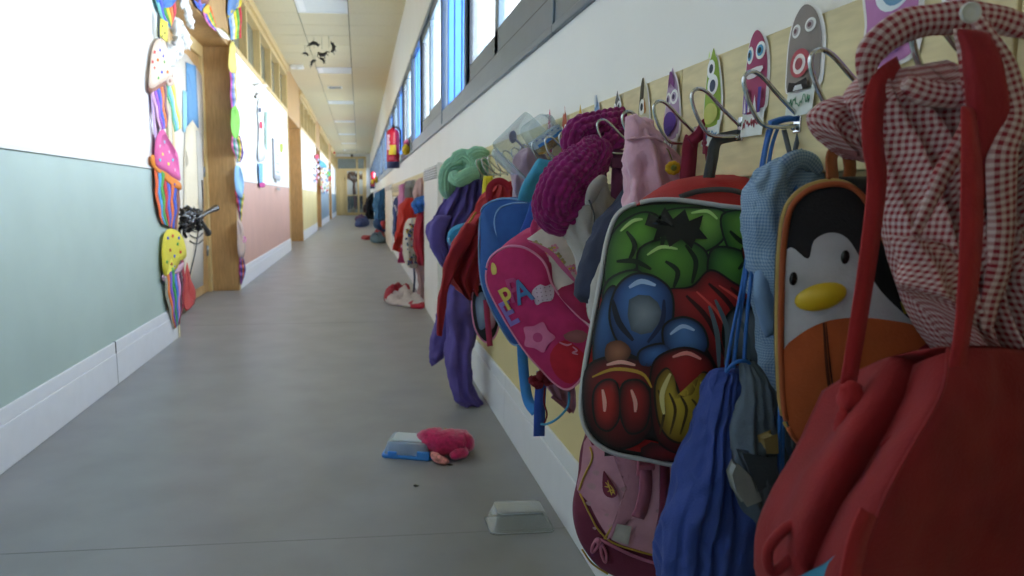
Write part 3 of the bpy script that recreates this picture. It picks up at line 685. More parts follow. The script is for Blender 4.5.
g = G(); g.ball(P(850, 398, Y=.505), (.010, .008, .013), jit=.5, seed=2); g.ball(P(846, 420, Y=.503), (.008, .007, .013), jit=.5, seed=5); g.tube([P(840, 430, Y=.50), P(832, 470, Y=.495), P(812, 510, Y=.49)], .0035)
build('strap_knot', g, dk, t)
g = G(); g.tube([P(806, 520, Y=.487), P(786, 528, Y=.485), P(768, 550, Y=.485), P(772, 572, Y=.485), P(792, 556, Y=.483), P(800, 536, Y=.485)], .0042, smooth=6)
build('drawcord', g, redcl, t)
build('side_strap', G().ribbon([P(868, 512, Y=.41), P(856, 545, Y=.405), P(846, 600, Y=.405)], .014, .001), dk, t)
g = G(); sheet(g, [[(800, 578, .468), (825, 566, .445), (852, 545, .418)], [(795, 600, .468), (825, 600, .445), (846, 600, .418)]], k=4, th=.004, wr=0); build('blue_print', g, fabric('sky_blue_cloth', '3d87a8'), t, label='sky blue panel near the bottom edge')
# ---- penguin backpack
t = thing('penguin_backpack', 'small penguin shaped backpack, black head, white face, orange pocket', 'backpack', base_of(860, 450, .66))
out = [(786, 420), (781, 360), (781, 300), (783, 250), (789, 212), (805, 192), (830, 184), (852, 188), (868, 205), (884, 240), (902, 280), (920, 320), (936, 350), (925, 385), (895, 410), (860, 430), (830, 449), (805, 448)]
f = Face((786, 210, .635), (900, 230, .60), (786, 430, .635), out, dome=.010)
g = G(); f.body(g, .05, back=(.03, .06, .0), bs=1.0); build('body', g, fabric('black_bag_cloth', '17161a'), t)
g = G(); g.tube([p for p in f.ringpts(1.0, .002)], .0028, n=6, smooth=1, closed=True)
build('piping', g, fabric('orange_piping', '9c4c26'), t)
g = G(); rg = [p + V(.012, .02, 0) for p in f.ringpts(1.015, 0)]; g.tube(rg, .004, n=6, smooth=1, closed=True); build('zip', g, fabric('tan_zip', 'a08548'), t)
g = G()
f.patch(g, [(781, 262), (790, 247), (806, 258), (812, 240), (828, 232), (845, 238), (860, 262), (878, 290), (905, 316), (915, 326), (870, 335), (830, 326), (800, 338), (783, 352), (781, 300)], 'b9bac0', 'b2b3b8', 2, smooth=4, hot=(825, 300))
build('white_face', g, KNITC, t, label='white felt penguin face')
g = G(); f.patch(g, [(782, 352), (796, 334), (820, 320), (850, 315), (885, 318), (915, 326), (930, 348), (922, 385), (895, 408), (860, 430), (835, 448), (806, 446), (788, 424), (783, 390)], 'b5592a', 'ab5226', 3, smooth=4, eps=.0008)
build('pocket', g, KNITC, t, label='orange front pocket')
g = G(); f.stroke(g, [(820, 320), (824, 370), (833, 425)], 3.5, '5a2812', 5, eps=.0008); f.stroke(g, [(822, 321), (827, 370), (836, 424)], 1.5, '3a1a0c', 6, eps=.0008); build('pocket_fold_shade', g, KNITC, t)  # shade of the pocket's fold painted as dark strokes
g = G(); c1 = f.P(818, 295, .002)
for (x, y, sx, sz) in ((818, 295, .023, .0125),):
    rows = []
    for i in range(12):
        a = pi / 2 * (1 - (i + .05) / 11.1); rr = cos(a); row = []
        for j in range(24):
            th = 2 * pi * j / 24; dx = cos(th) * rr * 26; dy = sin(th) * rr * 13; rot = -.28; row.append(f.P(x + dx * cos(rot) - dy * sin(rot), y + dx * sin(rot) + dy * cos(rot), .0015 + .008 * sin(a)))
        rows.append(row)
    g.grid(list(reversed(rows)), cap=True)
build('beak', g, mat('yellow_vinyl', 'c9a91c', .35, var=.05), t)
for ex, ey in ((842, 256), (792, 278)):
    g = G(); g.ball(f.P(ex, ey, .0015), (.0042, .0025, .0068), 14, 8); build('eye', g, mat('black_shiny', '15161c', .2, var=0), t)
g = G(); f.patch(g, [(914, 346), (925, 340), (931, 357), (920, 363)], '8c2030', '7c1828', 6, smooth=1, eps=.0009)
for k, ch in enumerate('SKIP'): f.text(g, ch, 917.5 + k * 1.6, 350 + k * 3.4, 5, 1.1, 'c9a0a0', 8, eps=.0009)
build('brand_tag', g, KNITC, t, label='tiny dark red woven brand tag')
build('grab_loop', G().ribbon([P(833, 182, Y=.64), P(832, 155, Y=.66), P(845, 148, Y=.665), P(850, 168, Y=.66), P(846, 186, Y=.65)], .012, .0015), fabric('brown_orange_strap', '8a4a20'), t)
g = G(); cloth(g, [((836, 178), (868, 176), .66, .015), ((850, 200), (892, 196), .65, .02), ((872, 240), (905, 236), .645, .02), ((900, 290), (922, 288), .64, .018), ((925, 330), (940, 330), .635, .01)], n=24, k=5, folds=2, amp=.002, seed=6, wr=.003); build('back_panel', g, fabric('black_bag_cloth'), t)
g = G(); f.patch(g, [(896, 300), (920, 302), (922, 312), (900, 312)], 'b8a23a', '9c8828', 5, smooth=1, eps=.0009); build('wing_trim', g, KNITC, t)

# ---- pale blue gingham shirt
bging = gingham('blue_gingham', '93aac2', '5d7da2', .0018)
t = thing('gingham_shirt', 'pale blue checked shirt hanging between the superhero style bag and penguin bag', 'shirt', base_of(790, 520, .78))
g = G(); cloth(g, [((778, 158), (818, 156), .80, .012), ((758, 180), (822, 172), .79, .02), ((750, 205), (824, 200), .785, .024), ((752, 240), (822, 240), .78, .026), ((758, 290), (822, 290), .78, .026), ((764, 350), (824, 350), .775, .024), ((768, 410), (826, 410), .77, .022), ((778, 470), (826, 470), .765, .02), ((795, 522), (822, 520), .76, .012)], n=64, k=8, folds=4, amp=.007, seed=12, wr=.006, fr=22); build('body', g, bging, t)
g = G(); cloth(g, [((768, 164), (798, 158), .765, .008), ((756, 186), (790, 178), .758, .012), ((750, 215), (784, 215), .755, .014), ((756, 262), (788, 255), .755, .014), ((766, 300), (786, 298), .757, .01)], n=40, k=7, folds=2, amp=.005, seed=15, wr=.006, fr=24); build('sleeve', g, bging, t)
g = G(); cloth(g, [((768, 235), (776, 232), .752, .003), ((762, 255), (780, 262), .75, .006), ((758, 300), (786, 296), .75, .006), ((766, 335), (788, 322), .75, .004)], n=30, k=6, folds=1, amp=.002, seed=16, wr=.003); build('cuff', g, fabric('light_blue_cotton', '7d9cc4'), t)
build('collar', roll([P(775, 176, Y=.755), P(790, 163, Y=.755), P(806, 160, Y=.76), P(820, 172, Y=.765)], .010, 22), bging, t)
build('hanging_loop', G().ribbon([P(784, 130, Y=.82), P(789, 150, Y=.81), P(792, 162, Y=.80), P(796, 146, Y=.81), P(800, 130, Y=.82)], .006, .0008), fabric('grey_loop', '6d7480'), t)

# ---- blue drawstring bag with long blue cords
dbl = fabric('royal_blue_nylon', '283f86', .1)
t = thing('drawstring_bag', 'royal blue drawstring bag with grey side, hanging by two long blue cords', 'drawstring bag', base_of(720, 600, .74))
g = G(); cloth(g, [((720, 368), (746, 364), .748, .008), ((714, 378), (752, 374), .745, .018), ((708, 398), (750, 394), .742, .024), ((700, 430), (752, 425), .74, .032), ((688, 465), (764, 460), .735, .042), ((676, 500), (775, 495), .73, .048), ((664, 540), (778, 525), .73, .05), ((664, 575), (770, 570), .73, .05), ((680, 612), (750, 612), .73, .04), ((700, 628), (730, 628), .73, .02)], n=110, k=9, folds=9, amp=.005, seed=21, wr=.006, fr=16, grow=False)
# pleats flare from the neck
build('body', g, dbl, t)
g = G(); cloth(g, [((742, 362), (754, 362), .728, .006), ((740, 385), (766, 380), .715, .012), ((738, 420), (772, 415), .70, .016), ((736, 460), (778, 452), .69, .018), ((742, 500), (780, 492), .685, .016), ((752, 526), (778, 512), .685, .008)], n=60, k=8, folds=4, amp=.004, seed=23, wr=.004, fr=20)
build('grey_panel', g, fabric('slate_grey_nylon', '4b5866', .15), t, label='dull slate grey side panel')
g = G()
for pl, c, c2 in (([(738, 466), (752, 480), (760, 500), (748, 505), (738, 490), (734, 475)], '8a8f90', '70757a'), ([(745, 455), (775, 460), (776, 480), (758, 490)], '39424e', '2c3440'), ([(766, 440), (776, 436), (777, 452), (768, 452)], '86744a', '6a5c3c')):
    pts = [P(x, y, Y=.662) for x, y in pl]; g.prism(pts, (0, .012, 0), c)
build('print', g, KNITC, t, smooth=False, bevel=.002)
cord = mat('blue_cord', '2464b4', .5, bump=.5, bs=900, var=.1, vs=200)
hkY = .575 + .128 * 2
g = G()
g.tube([P(772, 128, Y=hkY), P(766, 150, Y=.81), P(757, 210, Y=.79), P(747, 270, Y=.765), P(738, 330, Y=.75), P(733, 368, Y=.735)], .0022, smooth=6)
g.tube([P(778, 128, Y=hkY), P(771, 150, Y=.81), P(761, 210, Y=.785), P(752, 270, Y=.76), P(746, 330, Y=.745), P(744, 366, Y=.735)], .0022, smooth=6)
g.tube([P(768, 130, Y=hkY), P(762, 160, Y=.81), P(752, 225, Y=.785), P(741, 290, Y=.76), P(731, 340, Y=.745), P(726, 370, Y=.735)], .0019, smooth=6)
g.tube([P(726, 372, Y=.73), P(736, 362, Y=.722), P(748, 362, Y=.722), P(752, 372, Y=.728)], .0022)
g.ribbon([P(770, 124, Y=hkY - .008), P(785, 119, Y=hkY - .010), P(800, 119, Y=hkY - .008), P(808, 124, Y=hkY)], .009, .003, face=(0, -.3, 1))
build('cord', g, cord, t)
g = G()
g.tube([P(806, 126, Y=hkY), P(800, 165, Y=.79), P(791, 215, Y=.73), P(784, 262, Y=.69), P(781, 330, Y=.675), P(780, 410, Y=.67), P(779, 480, Y=.67), P(774, 534, Y=.675)], .0021, smooth=6)
g.tube([P(816, 126, Y=hkY), P(809, 165, Y=.80), P(797, 215, Y=.735), P(787, 262, Y=.69), P(784, 330, Y=.675), P(783, 410, Y=.67), P(782, 480, Y=.67), P(777, 534, Y=.675)], .0019, smooth=6)
build('cord', g, cord, t)
g = G(); g.tube([P(784.5, 258, Y=.687), P(784.3, 264, Y=.687), P(784, 278, Y=.687), P(783.5, 286, Y=.687)], lambda q: .0062 + .0014 * sin(pi * q), n=14, smooth=3); build('cord_stopper', g, mat('yellow_plastic', 'd8b82a', .4, var=0), t)
build('corner_patch', roll([P(778, 520, Y=.67), P(772, 535, Y=.675), P(762, 548, Y=.68)], .008, 31), dbl, t)

# ---- large schoolbag with printed moulded front
t = thing('school_backpack', 'large red schoolbag with white piping and a green, blue, red and gold picture front', 'backpack', base_of(660, 470, .86))
out = [(640, 203), (672, 200), (720, 206), (760, 212), (778, 226), (780, 260), (768, 320), (752, 380), (730, 430), (706, 462), (684, 466), (650, 460), (612, 452), (590, 436), (581, 410), (584, 370), (592, 325), (600, 280), (607, 240), (618, 214)]
f = Face((625, 200, .90), (760, 212, .845), (590, 440, .86), out, dome=.012)
f0 = f
g = G(); f.body(g, .07, back=(.06, .09, -.0), bs=1.0, rim=.01); build('body', g, fabric('red_polyester', 'a81f20'), t)
g = G(); g.tube(f.ringpts(1.0, .003), .0032, n=8, smooth=1, closed=True); build('piping', g, mat('white_piping', 'b9babb', .35, var=.03), t, label='silvery white piping')
g = G()
K = '0f1512'
bgp = [(f.cx + (x - f.cx) * .985, f.cy + (y - f.cy) * .985) for x, y in out]
f.patch(g, bgp, '16181a', '0c0d10', 1, smooth=6)
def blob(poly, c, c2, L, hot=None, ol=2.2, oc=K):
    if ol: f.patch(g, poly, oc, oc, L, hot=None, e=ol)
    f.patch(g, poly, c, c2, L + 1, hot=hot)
# green boulders at the top
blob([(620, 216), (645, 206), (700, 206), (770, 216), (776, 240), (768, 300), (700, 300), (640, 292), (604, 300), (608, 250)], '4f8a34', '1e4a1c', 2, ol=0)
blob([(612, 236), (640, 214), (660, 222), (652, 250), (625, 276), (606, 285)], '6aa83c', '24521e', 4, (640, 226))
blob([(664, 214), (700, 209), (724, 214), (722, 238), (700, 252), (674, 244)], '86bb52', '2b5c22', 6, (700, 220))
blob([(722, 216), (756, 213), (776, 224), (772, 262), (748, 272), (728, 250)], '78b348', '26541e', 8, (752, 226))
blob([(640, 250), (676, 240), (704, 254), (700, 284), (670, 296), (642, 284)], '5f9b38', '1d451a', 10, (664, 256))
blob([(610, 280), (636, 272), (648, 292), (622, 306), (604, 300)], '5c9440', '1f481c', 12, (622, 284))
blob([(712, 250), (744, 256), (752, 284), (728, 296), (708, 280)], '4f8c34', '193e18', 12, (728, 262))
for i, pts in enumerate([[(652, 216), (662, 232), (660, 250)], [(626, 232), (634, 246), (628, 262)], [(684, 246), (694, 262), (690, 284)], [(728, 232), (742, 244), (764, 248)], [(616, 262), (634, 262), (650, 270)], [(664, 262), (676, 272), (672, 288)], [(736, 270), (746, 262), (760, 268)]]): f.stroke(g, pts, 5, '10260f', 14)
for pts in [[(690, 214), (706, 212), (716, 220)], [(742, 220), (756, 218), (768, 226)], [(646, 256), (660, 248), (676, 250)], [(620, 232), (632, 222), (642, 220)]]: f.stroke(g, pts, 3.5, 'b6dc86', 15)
# dark burst
f.patch(g, [(648, 214), (656, 222), (664, 208), (672, 220), (684, 210), (688, 222), (702, 216), (698, 230), (706, 240), (694, 240), (690, 250), (680, 240), (668, 248), (664, 236), (652, 242), (656, 230), (644, 226)], '0c120e', layer=16, smooth=1)
# red banner
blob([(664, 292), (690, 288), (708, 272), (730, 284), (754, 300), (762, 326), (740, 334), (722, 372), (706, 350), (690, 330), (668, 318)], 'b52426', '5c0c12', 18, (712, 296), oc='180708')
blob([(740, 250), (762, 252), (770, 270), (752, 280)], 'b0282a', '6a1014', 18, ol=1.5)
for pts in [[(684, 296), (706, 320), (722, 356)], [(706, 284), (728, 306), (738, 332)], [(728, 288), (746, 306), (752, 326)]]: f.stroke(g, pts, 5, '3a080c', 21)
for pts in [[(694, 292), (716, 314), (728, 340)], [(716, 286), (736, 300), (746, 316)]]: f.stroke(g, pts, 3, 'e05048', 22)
# blue rounded shapes
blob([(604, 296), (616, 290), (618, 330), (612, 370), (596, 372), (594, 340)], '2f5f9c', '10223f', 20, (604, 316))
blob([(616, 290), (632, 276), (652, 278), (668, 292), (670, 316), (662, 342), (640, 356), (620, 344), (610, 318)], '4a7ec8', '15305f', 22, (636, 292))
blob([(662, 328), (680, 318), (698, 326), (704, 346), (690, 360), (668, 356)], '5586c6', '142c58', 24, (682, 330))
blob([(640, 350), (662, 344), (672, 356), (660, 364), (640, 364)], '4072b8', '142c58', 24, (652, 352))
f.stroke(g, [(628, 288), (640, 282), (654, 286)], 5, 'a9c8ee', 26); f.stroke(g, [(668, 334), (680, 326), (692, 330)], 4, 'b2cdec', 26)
f.patch(g, [(628, 300), (648, 296), (660, 312), (650, 332), (630, 330)], '8a98a4', '4a5866', 27, smooth=2); f.stroke(g, [(612, 300), (618, 322), (632, 340)], 6, '0e1a30', 28); f.stroke(g, [(662, 300), (660, 322), (646, 342)], 5, '142850', 28)
f.patch(g, [(606, 344), (620, 340), (630, 350), (622, 362), (606, 360)], 'a0684c', '5c3424', 28, smooth=3)
# grey plates on the right
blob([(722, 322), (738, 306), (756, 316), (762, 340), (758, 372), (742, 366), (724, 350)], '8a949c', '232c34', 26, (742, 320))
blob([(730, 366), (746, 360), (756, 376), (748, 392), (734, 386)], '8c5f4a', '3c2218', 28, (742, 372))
for pts in [[(712, 300), (724, 330), (722, 364)], [(706, 306), (714, 334), (716, 368)], [(734, 316), (744, 336), (746, 360)]]: f.stroke(g, pts, 5, '5c6c76', 30)
# red glossy ovals bottom left
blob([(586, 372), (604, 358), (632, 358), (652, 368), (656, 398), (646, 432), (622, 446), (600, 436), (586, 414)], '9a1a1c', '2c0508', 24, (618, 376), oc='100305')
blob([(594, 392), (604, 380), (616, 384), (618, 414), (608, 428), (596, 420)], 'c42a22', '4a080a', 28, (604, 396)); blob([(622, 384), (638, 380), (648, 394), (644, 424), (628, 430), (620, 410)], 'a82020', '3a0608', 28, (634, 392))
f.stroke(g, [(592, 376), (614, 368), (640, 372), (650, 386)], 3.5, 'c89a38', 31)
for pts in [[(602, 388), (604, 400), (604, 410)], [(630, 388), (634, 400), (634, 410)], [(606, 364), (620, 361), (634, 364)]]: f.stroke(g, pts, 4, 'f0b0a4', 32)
# red and gold plates bottom middle
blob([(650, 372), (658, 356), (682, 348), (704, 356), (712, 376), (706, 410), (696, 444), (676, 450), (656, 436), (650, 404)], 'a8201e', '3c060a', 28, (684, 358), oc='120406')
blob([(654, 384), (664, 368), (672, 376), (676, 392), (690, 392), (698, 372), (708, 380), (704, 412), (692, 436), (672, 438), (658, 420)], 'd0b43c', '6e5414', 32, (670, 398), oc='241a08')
for k in range(4): f.stroke(g, [(656 + k * 11, 388 + k * 3), (662 + k * 11, 408), (658 + k * 10, 432)], 3, '4a380c', 36)
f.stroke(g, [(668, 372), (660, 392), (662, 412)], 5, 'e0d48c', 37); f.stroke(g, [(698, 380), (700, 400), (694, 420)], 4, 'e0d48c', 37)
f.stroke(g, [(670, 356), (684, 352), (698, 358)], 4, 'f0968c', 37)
f.patch(g, [(650, 440), (690, 452), (684, 461), (640, 455)], '6c1014', '20040a', 26, smooth=2)
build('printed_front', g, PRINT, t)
g = G(); cloth(g, [((664, 190), (768, 190), .93, .020), ((650, 198), (776, 200), .915, .03), ((640, 206), (778, 212), .905, .03)], n=50, k=6, folds=1, amp=.001, seed=41, wr=.002)
rows = [[((690, 176), (746, 173), .96, .02)]]
g = G(); cloth(g, [((705, 174), (745, 173), .985, .02), ((682, 180), (764, 178), .965, .035), ((660, 190), (776, 190), .945, .04), ((645, 202), (780, 205), .92, .04), ((640, 212), (780, 218), .90, .02)], n=60, k=7, folds=1, amp=.001, seed=42, wr=.003, grow=False); build('top_panel', g, fabric('red_polyester'), t)
g = G(); g.ribbon([P(680, 197, Y=.895), P(700, 191, Y=.895), P(730, 190, Y=.888), P(762, 199, Y=.878)], .0075, .001, face=(0, -1, .6)); build('zip', g, fabric('grey_zip', '4a484a'), t)
gst = fabric('grey_webbing', '4d5054')
build('grab_loop', G().ribbon([P(757, 188, Y=.94), P(757, 160, Y=.955), P(758, 140, Y=.96), P(750, 134, Y=.955), P(728, 137, Y=.95), P(716, 142, Y=.95), P(712, 160, Y=.945), P(708, 182, Y=.94)], .016, .0014), gst, t)
build('strap_tab', G().box(tuple(f.P(606, 452, -.02, True) - V(.001, 0, .010)), tuple(f.P(624, 456, -.02, True) + V(.001, .008, .004))), fabric('black_webbing', '1f2024'), t, smooth=False, bevel=.001)

# ---- pink and burgundy schoolbag underneath
t = thing('pink_schoolbag', 'pale pink and burgundy schoolbag with gold piping, low under the big superhero coloured bag', 'backpack', base_of(630, 576, .95))
out = [(584, 440), (600, 430), (660, 430), (700, 440), (712, 480), (706, 540), (696, 585), (660, 592), (625, 582), (595, 566), (578, 540), (572, 505), (577, 470)]
f = Face((590, 440, .98), (700, 440, .93), (580, 560, .96), out, dome=.03)
burg = fabric('burgundy_cloth', '6c2440'); pnk = fabric('pale_pink_satin', 'c795a6', .14)
g = G(); f.body(g, .09, back=(.05, .10, 0), bs=1.0, wr=.003, seed=3); build('body', g, burg, t)
g = G(); f.patch(g, [(590, 432), (640, 430), (700, 436), (710, 470), (708, 520), (704, 556), (672, 552), (640, 544), (612, 534), (598, 516), (588, 498), (577, 488), (581, 468)], 'cc9bab', 'b98597', 3, smooth=3, eps=.0008)
rnd = random.Random(5)
for i in range(26):
    x = rnd.uniform(588, 700); y = rnd.uniform(445, 525); r = rnd.uniform(2, 5)
    if f.rho(x, y) < .85: f.patch(g, [(x - r, y), (x, y - r * .7), (x + r, y - 1), (x + r * .4, y + r * .8)], 'ad8a92', 'b58e98', 4 + i % 3, smooth=2, eps=.0008)
f.patch(g, [(604, 430), (632, 432), (640, 470), (638, 500), (620, 520), (606, 534), (630, 500), (628, 470)], 'b07f90', 'a47385', 7, smooth=2, eps=.0008)
build('front_panel', g, KNITC, t, label='pale pink satin front with grey smudged pattern')
gold = mat('gold_piping', 'c7a44c', .3, .6, var=.05)
g = G()
for pts in ([(580, 491), (590, 510), (598, 524), (612, 536), (640, 545), (672, 553), (700, 558)], [(604, 533), (612, 520), (628, 502), (631, 480), (627, 462), (622, 455)], [(590, 445), (592, 456), (584, 474), (579, 488)], [(582, 548), (592, 562), (608, 572)], [(678, 466), (684, 474)]):
    g.tube([f.P(x, y, .0036) for x, y in pts], .0016, n=6, smooth=6)
build('gold_piping', g, gold, t)
g = G(); f.patch(g, [(603, 466), (607, 470), (615, 482), (616, 488), (611, 491), (605, 489), (602, 482)], '7a3048', '702840', 12, smooth=3, eps=.0008)
for pts in ([(605, 476), (608, 480), (604, 480)], [(607, 474), (609, 482), (611, 488)], [(609, 478), (613, 484), (610, 486)], [(607, 485), (611, 483), (614, 487)]): f.stroke(g, pts, 1.3, 'd0ac50', 15, eps=.0008)
build('teardrop_badge', g, KNITC, t, label='burgundy teardrop badge with gold script')
g = G(); f.patch(g, [(616, 516), (630, 518), (627, 537), (611, 532)], 'b9b5b0', 'a8a49f', 10, smooth=1, eps=.0008); build('care_label', g, KNITC, t, label='small white stitched label')
g = G()
for x0, y0, x1, y1 in ((597, 533, 592, 548), (601, 538, 605, 557)): 
    g.tube([f.P(x0, y0, .006), f.P((x0 + x1) / 2 - 2, (y0 + y1) / 2, .007), f.P(x1, y1, .007), f.P((x0 + x1) / 2 + 3, (y0 + y1) / 2, .007)], .0022, n=8, smooth=5, closed=True)
g.ball(f.P(598, 535, .006), .005, 10, 8)
build('zip_pull', g, mat('pink_plastic', 'b0657f', .35, var=0), t)
g = G(); g.tube([f.P(x, y, .004) for x, y in ((600, 534), (630, 548), (660, 558), (696, 566))], .0025, smooth=5); build('zip', g, fabric('pink_zip', 'a8607c'), t)
build('buckle_strap', G().ribbon([f.P(643, 455, .006), f.P(644, 480, .006), f.P(640, 500, .006), f.P(636, 510, .004)], .018, .002), fabric('dusty_pink_webbing', 'a46078'), t)
g = G(); a = f.P(638, 462, .008); g.box(tuple(a - V(.004, .004, .004)), tuple(a + V(.022, .004, .004))); g.box(tuple(a - V(.004, .003, .014)), tuple(a + V(.000, .003, .010))); g.box(tuple(a + V(.019, -.003, -.014)), tuple(a + V(.023, .003, .010)))
build('buckle', g, mat('pink_plastic'), t, smooth=False, bevel=.002)
build('strap', G().ribbon([f.P(663, 455, .005), f.P(662, 500, .005), f.P(658, 525, .004)], .014, .002), burg, t)
# burgundy shoulder strap up to the hook with a side-release buckle
mst = fabric('maroon_webbing', '86213f')
hk4 = .575 + .128 * 4
t = thing('maroon_strap_bag', 'maroon webbing straps with plastic buckle looped on hook left of the grey strap', 'strap', base_of(700, 200, 1.06))
build('webbing', G().ribbon([P(684, 215, Y=1.04), P(686, 190, Y=1.045), P(689, 160, Y=1.05), P(690, 146, Y=1.05), P(692, 138, Y=1.055)], .024, .0016), mst, t)
build('webbing', G().ribbon([P(690, 142, Y=1.04), P(700, 134, Y=1.04), P(706, 124, Y=1.04), P(714, 123, Y=1.045), P(717, 132, Y=1.045)], .018, .0016), mst, t)
build('webbing', G().ribbon([P(711, 146, Y=1.03), P(713, 165, Y=1.03), P(714, 190, Y=1.03)], .021, .0016), mst, t)
a = P(703, 124, Y=1.035); g = G()
A = P(704, 127, Y=1.035); B = P(721, 154, Y=1.03)
g.box((A.x, A.y - .004, B.z + .018), (B.x, A.y + .004, A.z)); g.box((A.x, A.y - .003, B.z), (A.x + .006, A.y + .003, B.z + .018)); g.box((B.x - .006, A.y - .003, B.z), (B.x, A.y + .003, B.z + .018)); g.box((A.x - .001, A.y - .006, B.z + .014), (B.x + .001, A.y + .005, B.z + .02))
build('buckle', g, mat('maroon_plastic', '8e2040', .3, var=0), t, smooth=False, bevel=.002)

# ---- pink hooded top and flower
t = thing('hooded_top', 'pale pink hooded fleece hanging right of the magenta knitted scarf', 'hooded top', base_of(645, 240, 1.16))
pf = mat('pink_fleece', 'd2a3b6', .95, bump=.5, bs=260, var=.08, vs=25, sheen=.3)
g = G(); cloth(g, [((629, 120), (640, 118), 1.15, .015), ((627, 134), (655, 134), 1.14, .03), ((627, 150), (670, 150), 1.13, .035), ((628, 175), (680, 172), 1.13, .04), ((627, 200), (690, 200), 1.13, .045), ((625, 225), (695, 225), 1.13, .045), ((625, 260), (690, 260), 1.13, .03)], n=64, k=8, folds=3, amp=.010, seed=51, wr=.008, fr=14); build('body', g, pf, t)
g = G(); cloth(g, [((627, 116), (633, 114), 1.12, .006), ((628, 124), (648, 124), 1.115, .014), ((629, 136), (661, 137), 1.11, .014), ((629, 139), (663, 140), 1.11, .010)], n=40, k=6, folds=1, amp=.002, seed=52, wr=.004); build('hood', g, pf, t)
build('hood_seam', G().tube([P(629, 139, Y=1.085), P(640, 138, Y=1.082), P(652, 138, Y=1.082), P(663, 141, Y=1.086)], .0022), pf, t)
t = thing('felt_flower', 'little yellow fabric flower on the pink hooded top by the maroon strap', 'flower', P(673, 168, Y=1.06))
g = G(); c = P(673, 168, Y=1.055)
for k in range(9):
    a = k * 2 * pi / 9; g.ball(c + V(cos(a) * .008, 0, sin(a) * .007), (.0055, .003, .0045), 8, 6)
build('petals', g, mat('yellow_felt', 'c9a020', .9, bump=.4), t); build('flower_centre', G().ball(c - V(0, .003, 0), (.005, .004, .005), 10, 6), mat('olive_felt', '6a6820', .9), t)
build('cord', G().tube([P(672, 160, Y=1.07), P(668, 150, Y=1.08), P(664, 148, Y=1.09)], .001), mat('olive_felt'), t)

# ---- dark navy sleeve, grey-white coat, purple strap
nav = fabric('navy_fleece', '262f48')
t = thing('navy_jacket', 'dark navy jacket sleeve hanging between the magenta scarf and the pink hooded top', 'jacket', base_of(600, 305, 1.22))
g = G(); cloth(g, [((628, 185), (634, 183), 1.20, .02), ((612, 205), (632, 200), 1.2, .03), ((600, 225), (628, 222), 1.2, .034), ((588, 250), (618, 250), 1.2, .036), ((580, 275), (608, 278), 1.2, .034), ((578, 292), (598, 297), 1.2, .028), ((582, 301), (592, 302), 1.2, .012)], n=44, k=7, folds=2, amp=.004, seed=55, wr=.006); build('sleeve', g, nav, t)
t = thing('grey_coat', 'pale grey and white coat behind the navy sleeve', 'coat', base_of(590, 340, 1.3))
wh = fabric('grey_white_cloth', 'a9a6a2', .12)
g = G(); cloth(g, [((578, 178), (604, 180), 1.36, .02), ((566, 200), (612, 200), 1.35, .04), ((562, 230), (612, 230), 1.34, .045), ((580, 260), (612, 262), 1.3, .045), ((592, 300), (612, 300), 1.26, .035), ((596, 330), (608, 330), 1.25, .02)], n=56, k=7, folds=3, amp=.01, seed=57, wr=.01); build('body', g, wh, t)
g = G(); cloth(g, [((604, 252), (610, 250), 1.16, .008), ((594, 280), (606, 282), 1.16, .018), ((592, 310), (604, 312), 1.16, .018), ((596, 328), (602, 328), 1.16, .01)], n=30, k=6, folds=1, amp=.003, seed=58, wr=.004); build('sleeve', g, wh, t)
build('collar', roll([P(588, 205, Y=1.28), P(596, 185, Y=1.27), P(606, 178, Y=1.27)], .012, 24), wh, t)
build('cord', G().tube([P(589, 200, Y=1.27), P(594, 215, Y=1.27), P(594, 235, Y=1.27)], .0018), fabric('grey_webbing'), t)
build('shoulder_strap', G().ribbon([P(620, 150, Y=1.34), P(618, 175, Y=1.33), P(617, 205, Y=1.32)], .026, .002), fabric('plum_webbing', '70365e'), thing('plum_strap', 'plum coloured webbing strap with slider under the magenta scarf', 'strap', base_of(618, 200, 1.33)))
tp = bpy.data.objects['plum_strap']; g = G(); a = P(611, 158, Y=1.325); b = P(627, 168, Y=1.325); g.box((a.x, a.y - .004, b.z), (b.x, a.y + .004, a.z)); build('slider', g, mat('plum_plastic', '6a3058', .4, var=0), tp, smooth=False, bevel=.0015)
t = thing('black_strap', 'pair of narrow dark straps between the magenta scarf and plum strap', 'strap', base_of(600, 200, 1.36))
build('webbing', G().ribbon([P(603, 158, Y=1.36), P(602, 180, Y=1.36), P(598, 205, Y=1.36)], .013, .001), fabric('charcoal_strap', '2a2c38'), t)
build('webbing', G().ribbon([P(629, 152, Y=1.33), P(631, 175, Y=1.33), P(632, 200, Y=1.33)], .014, .001), fabric('charcoal_strap'), t)

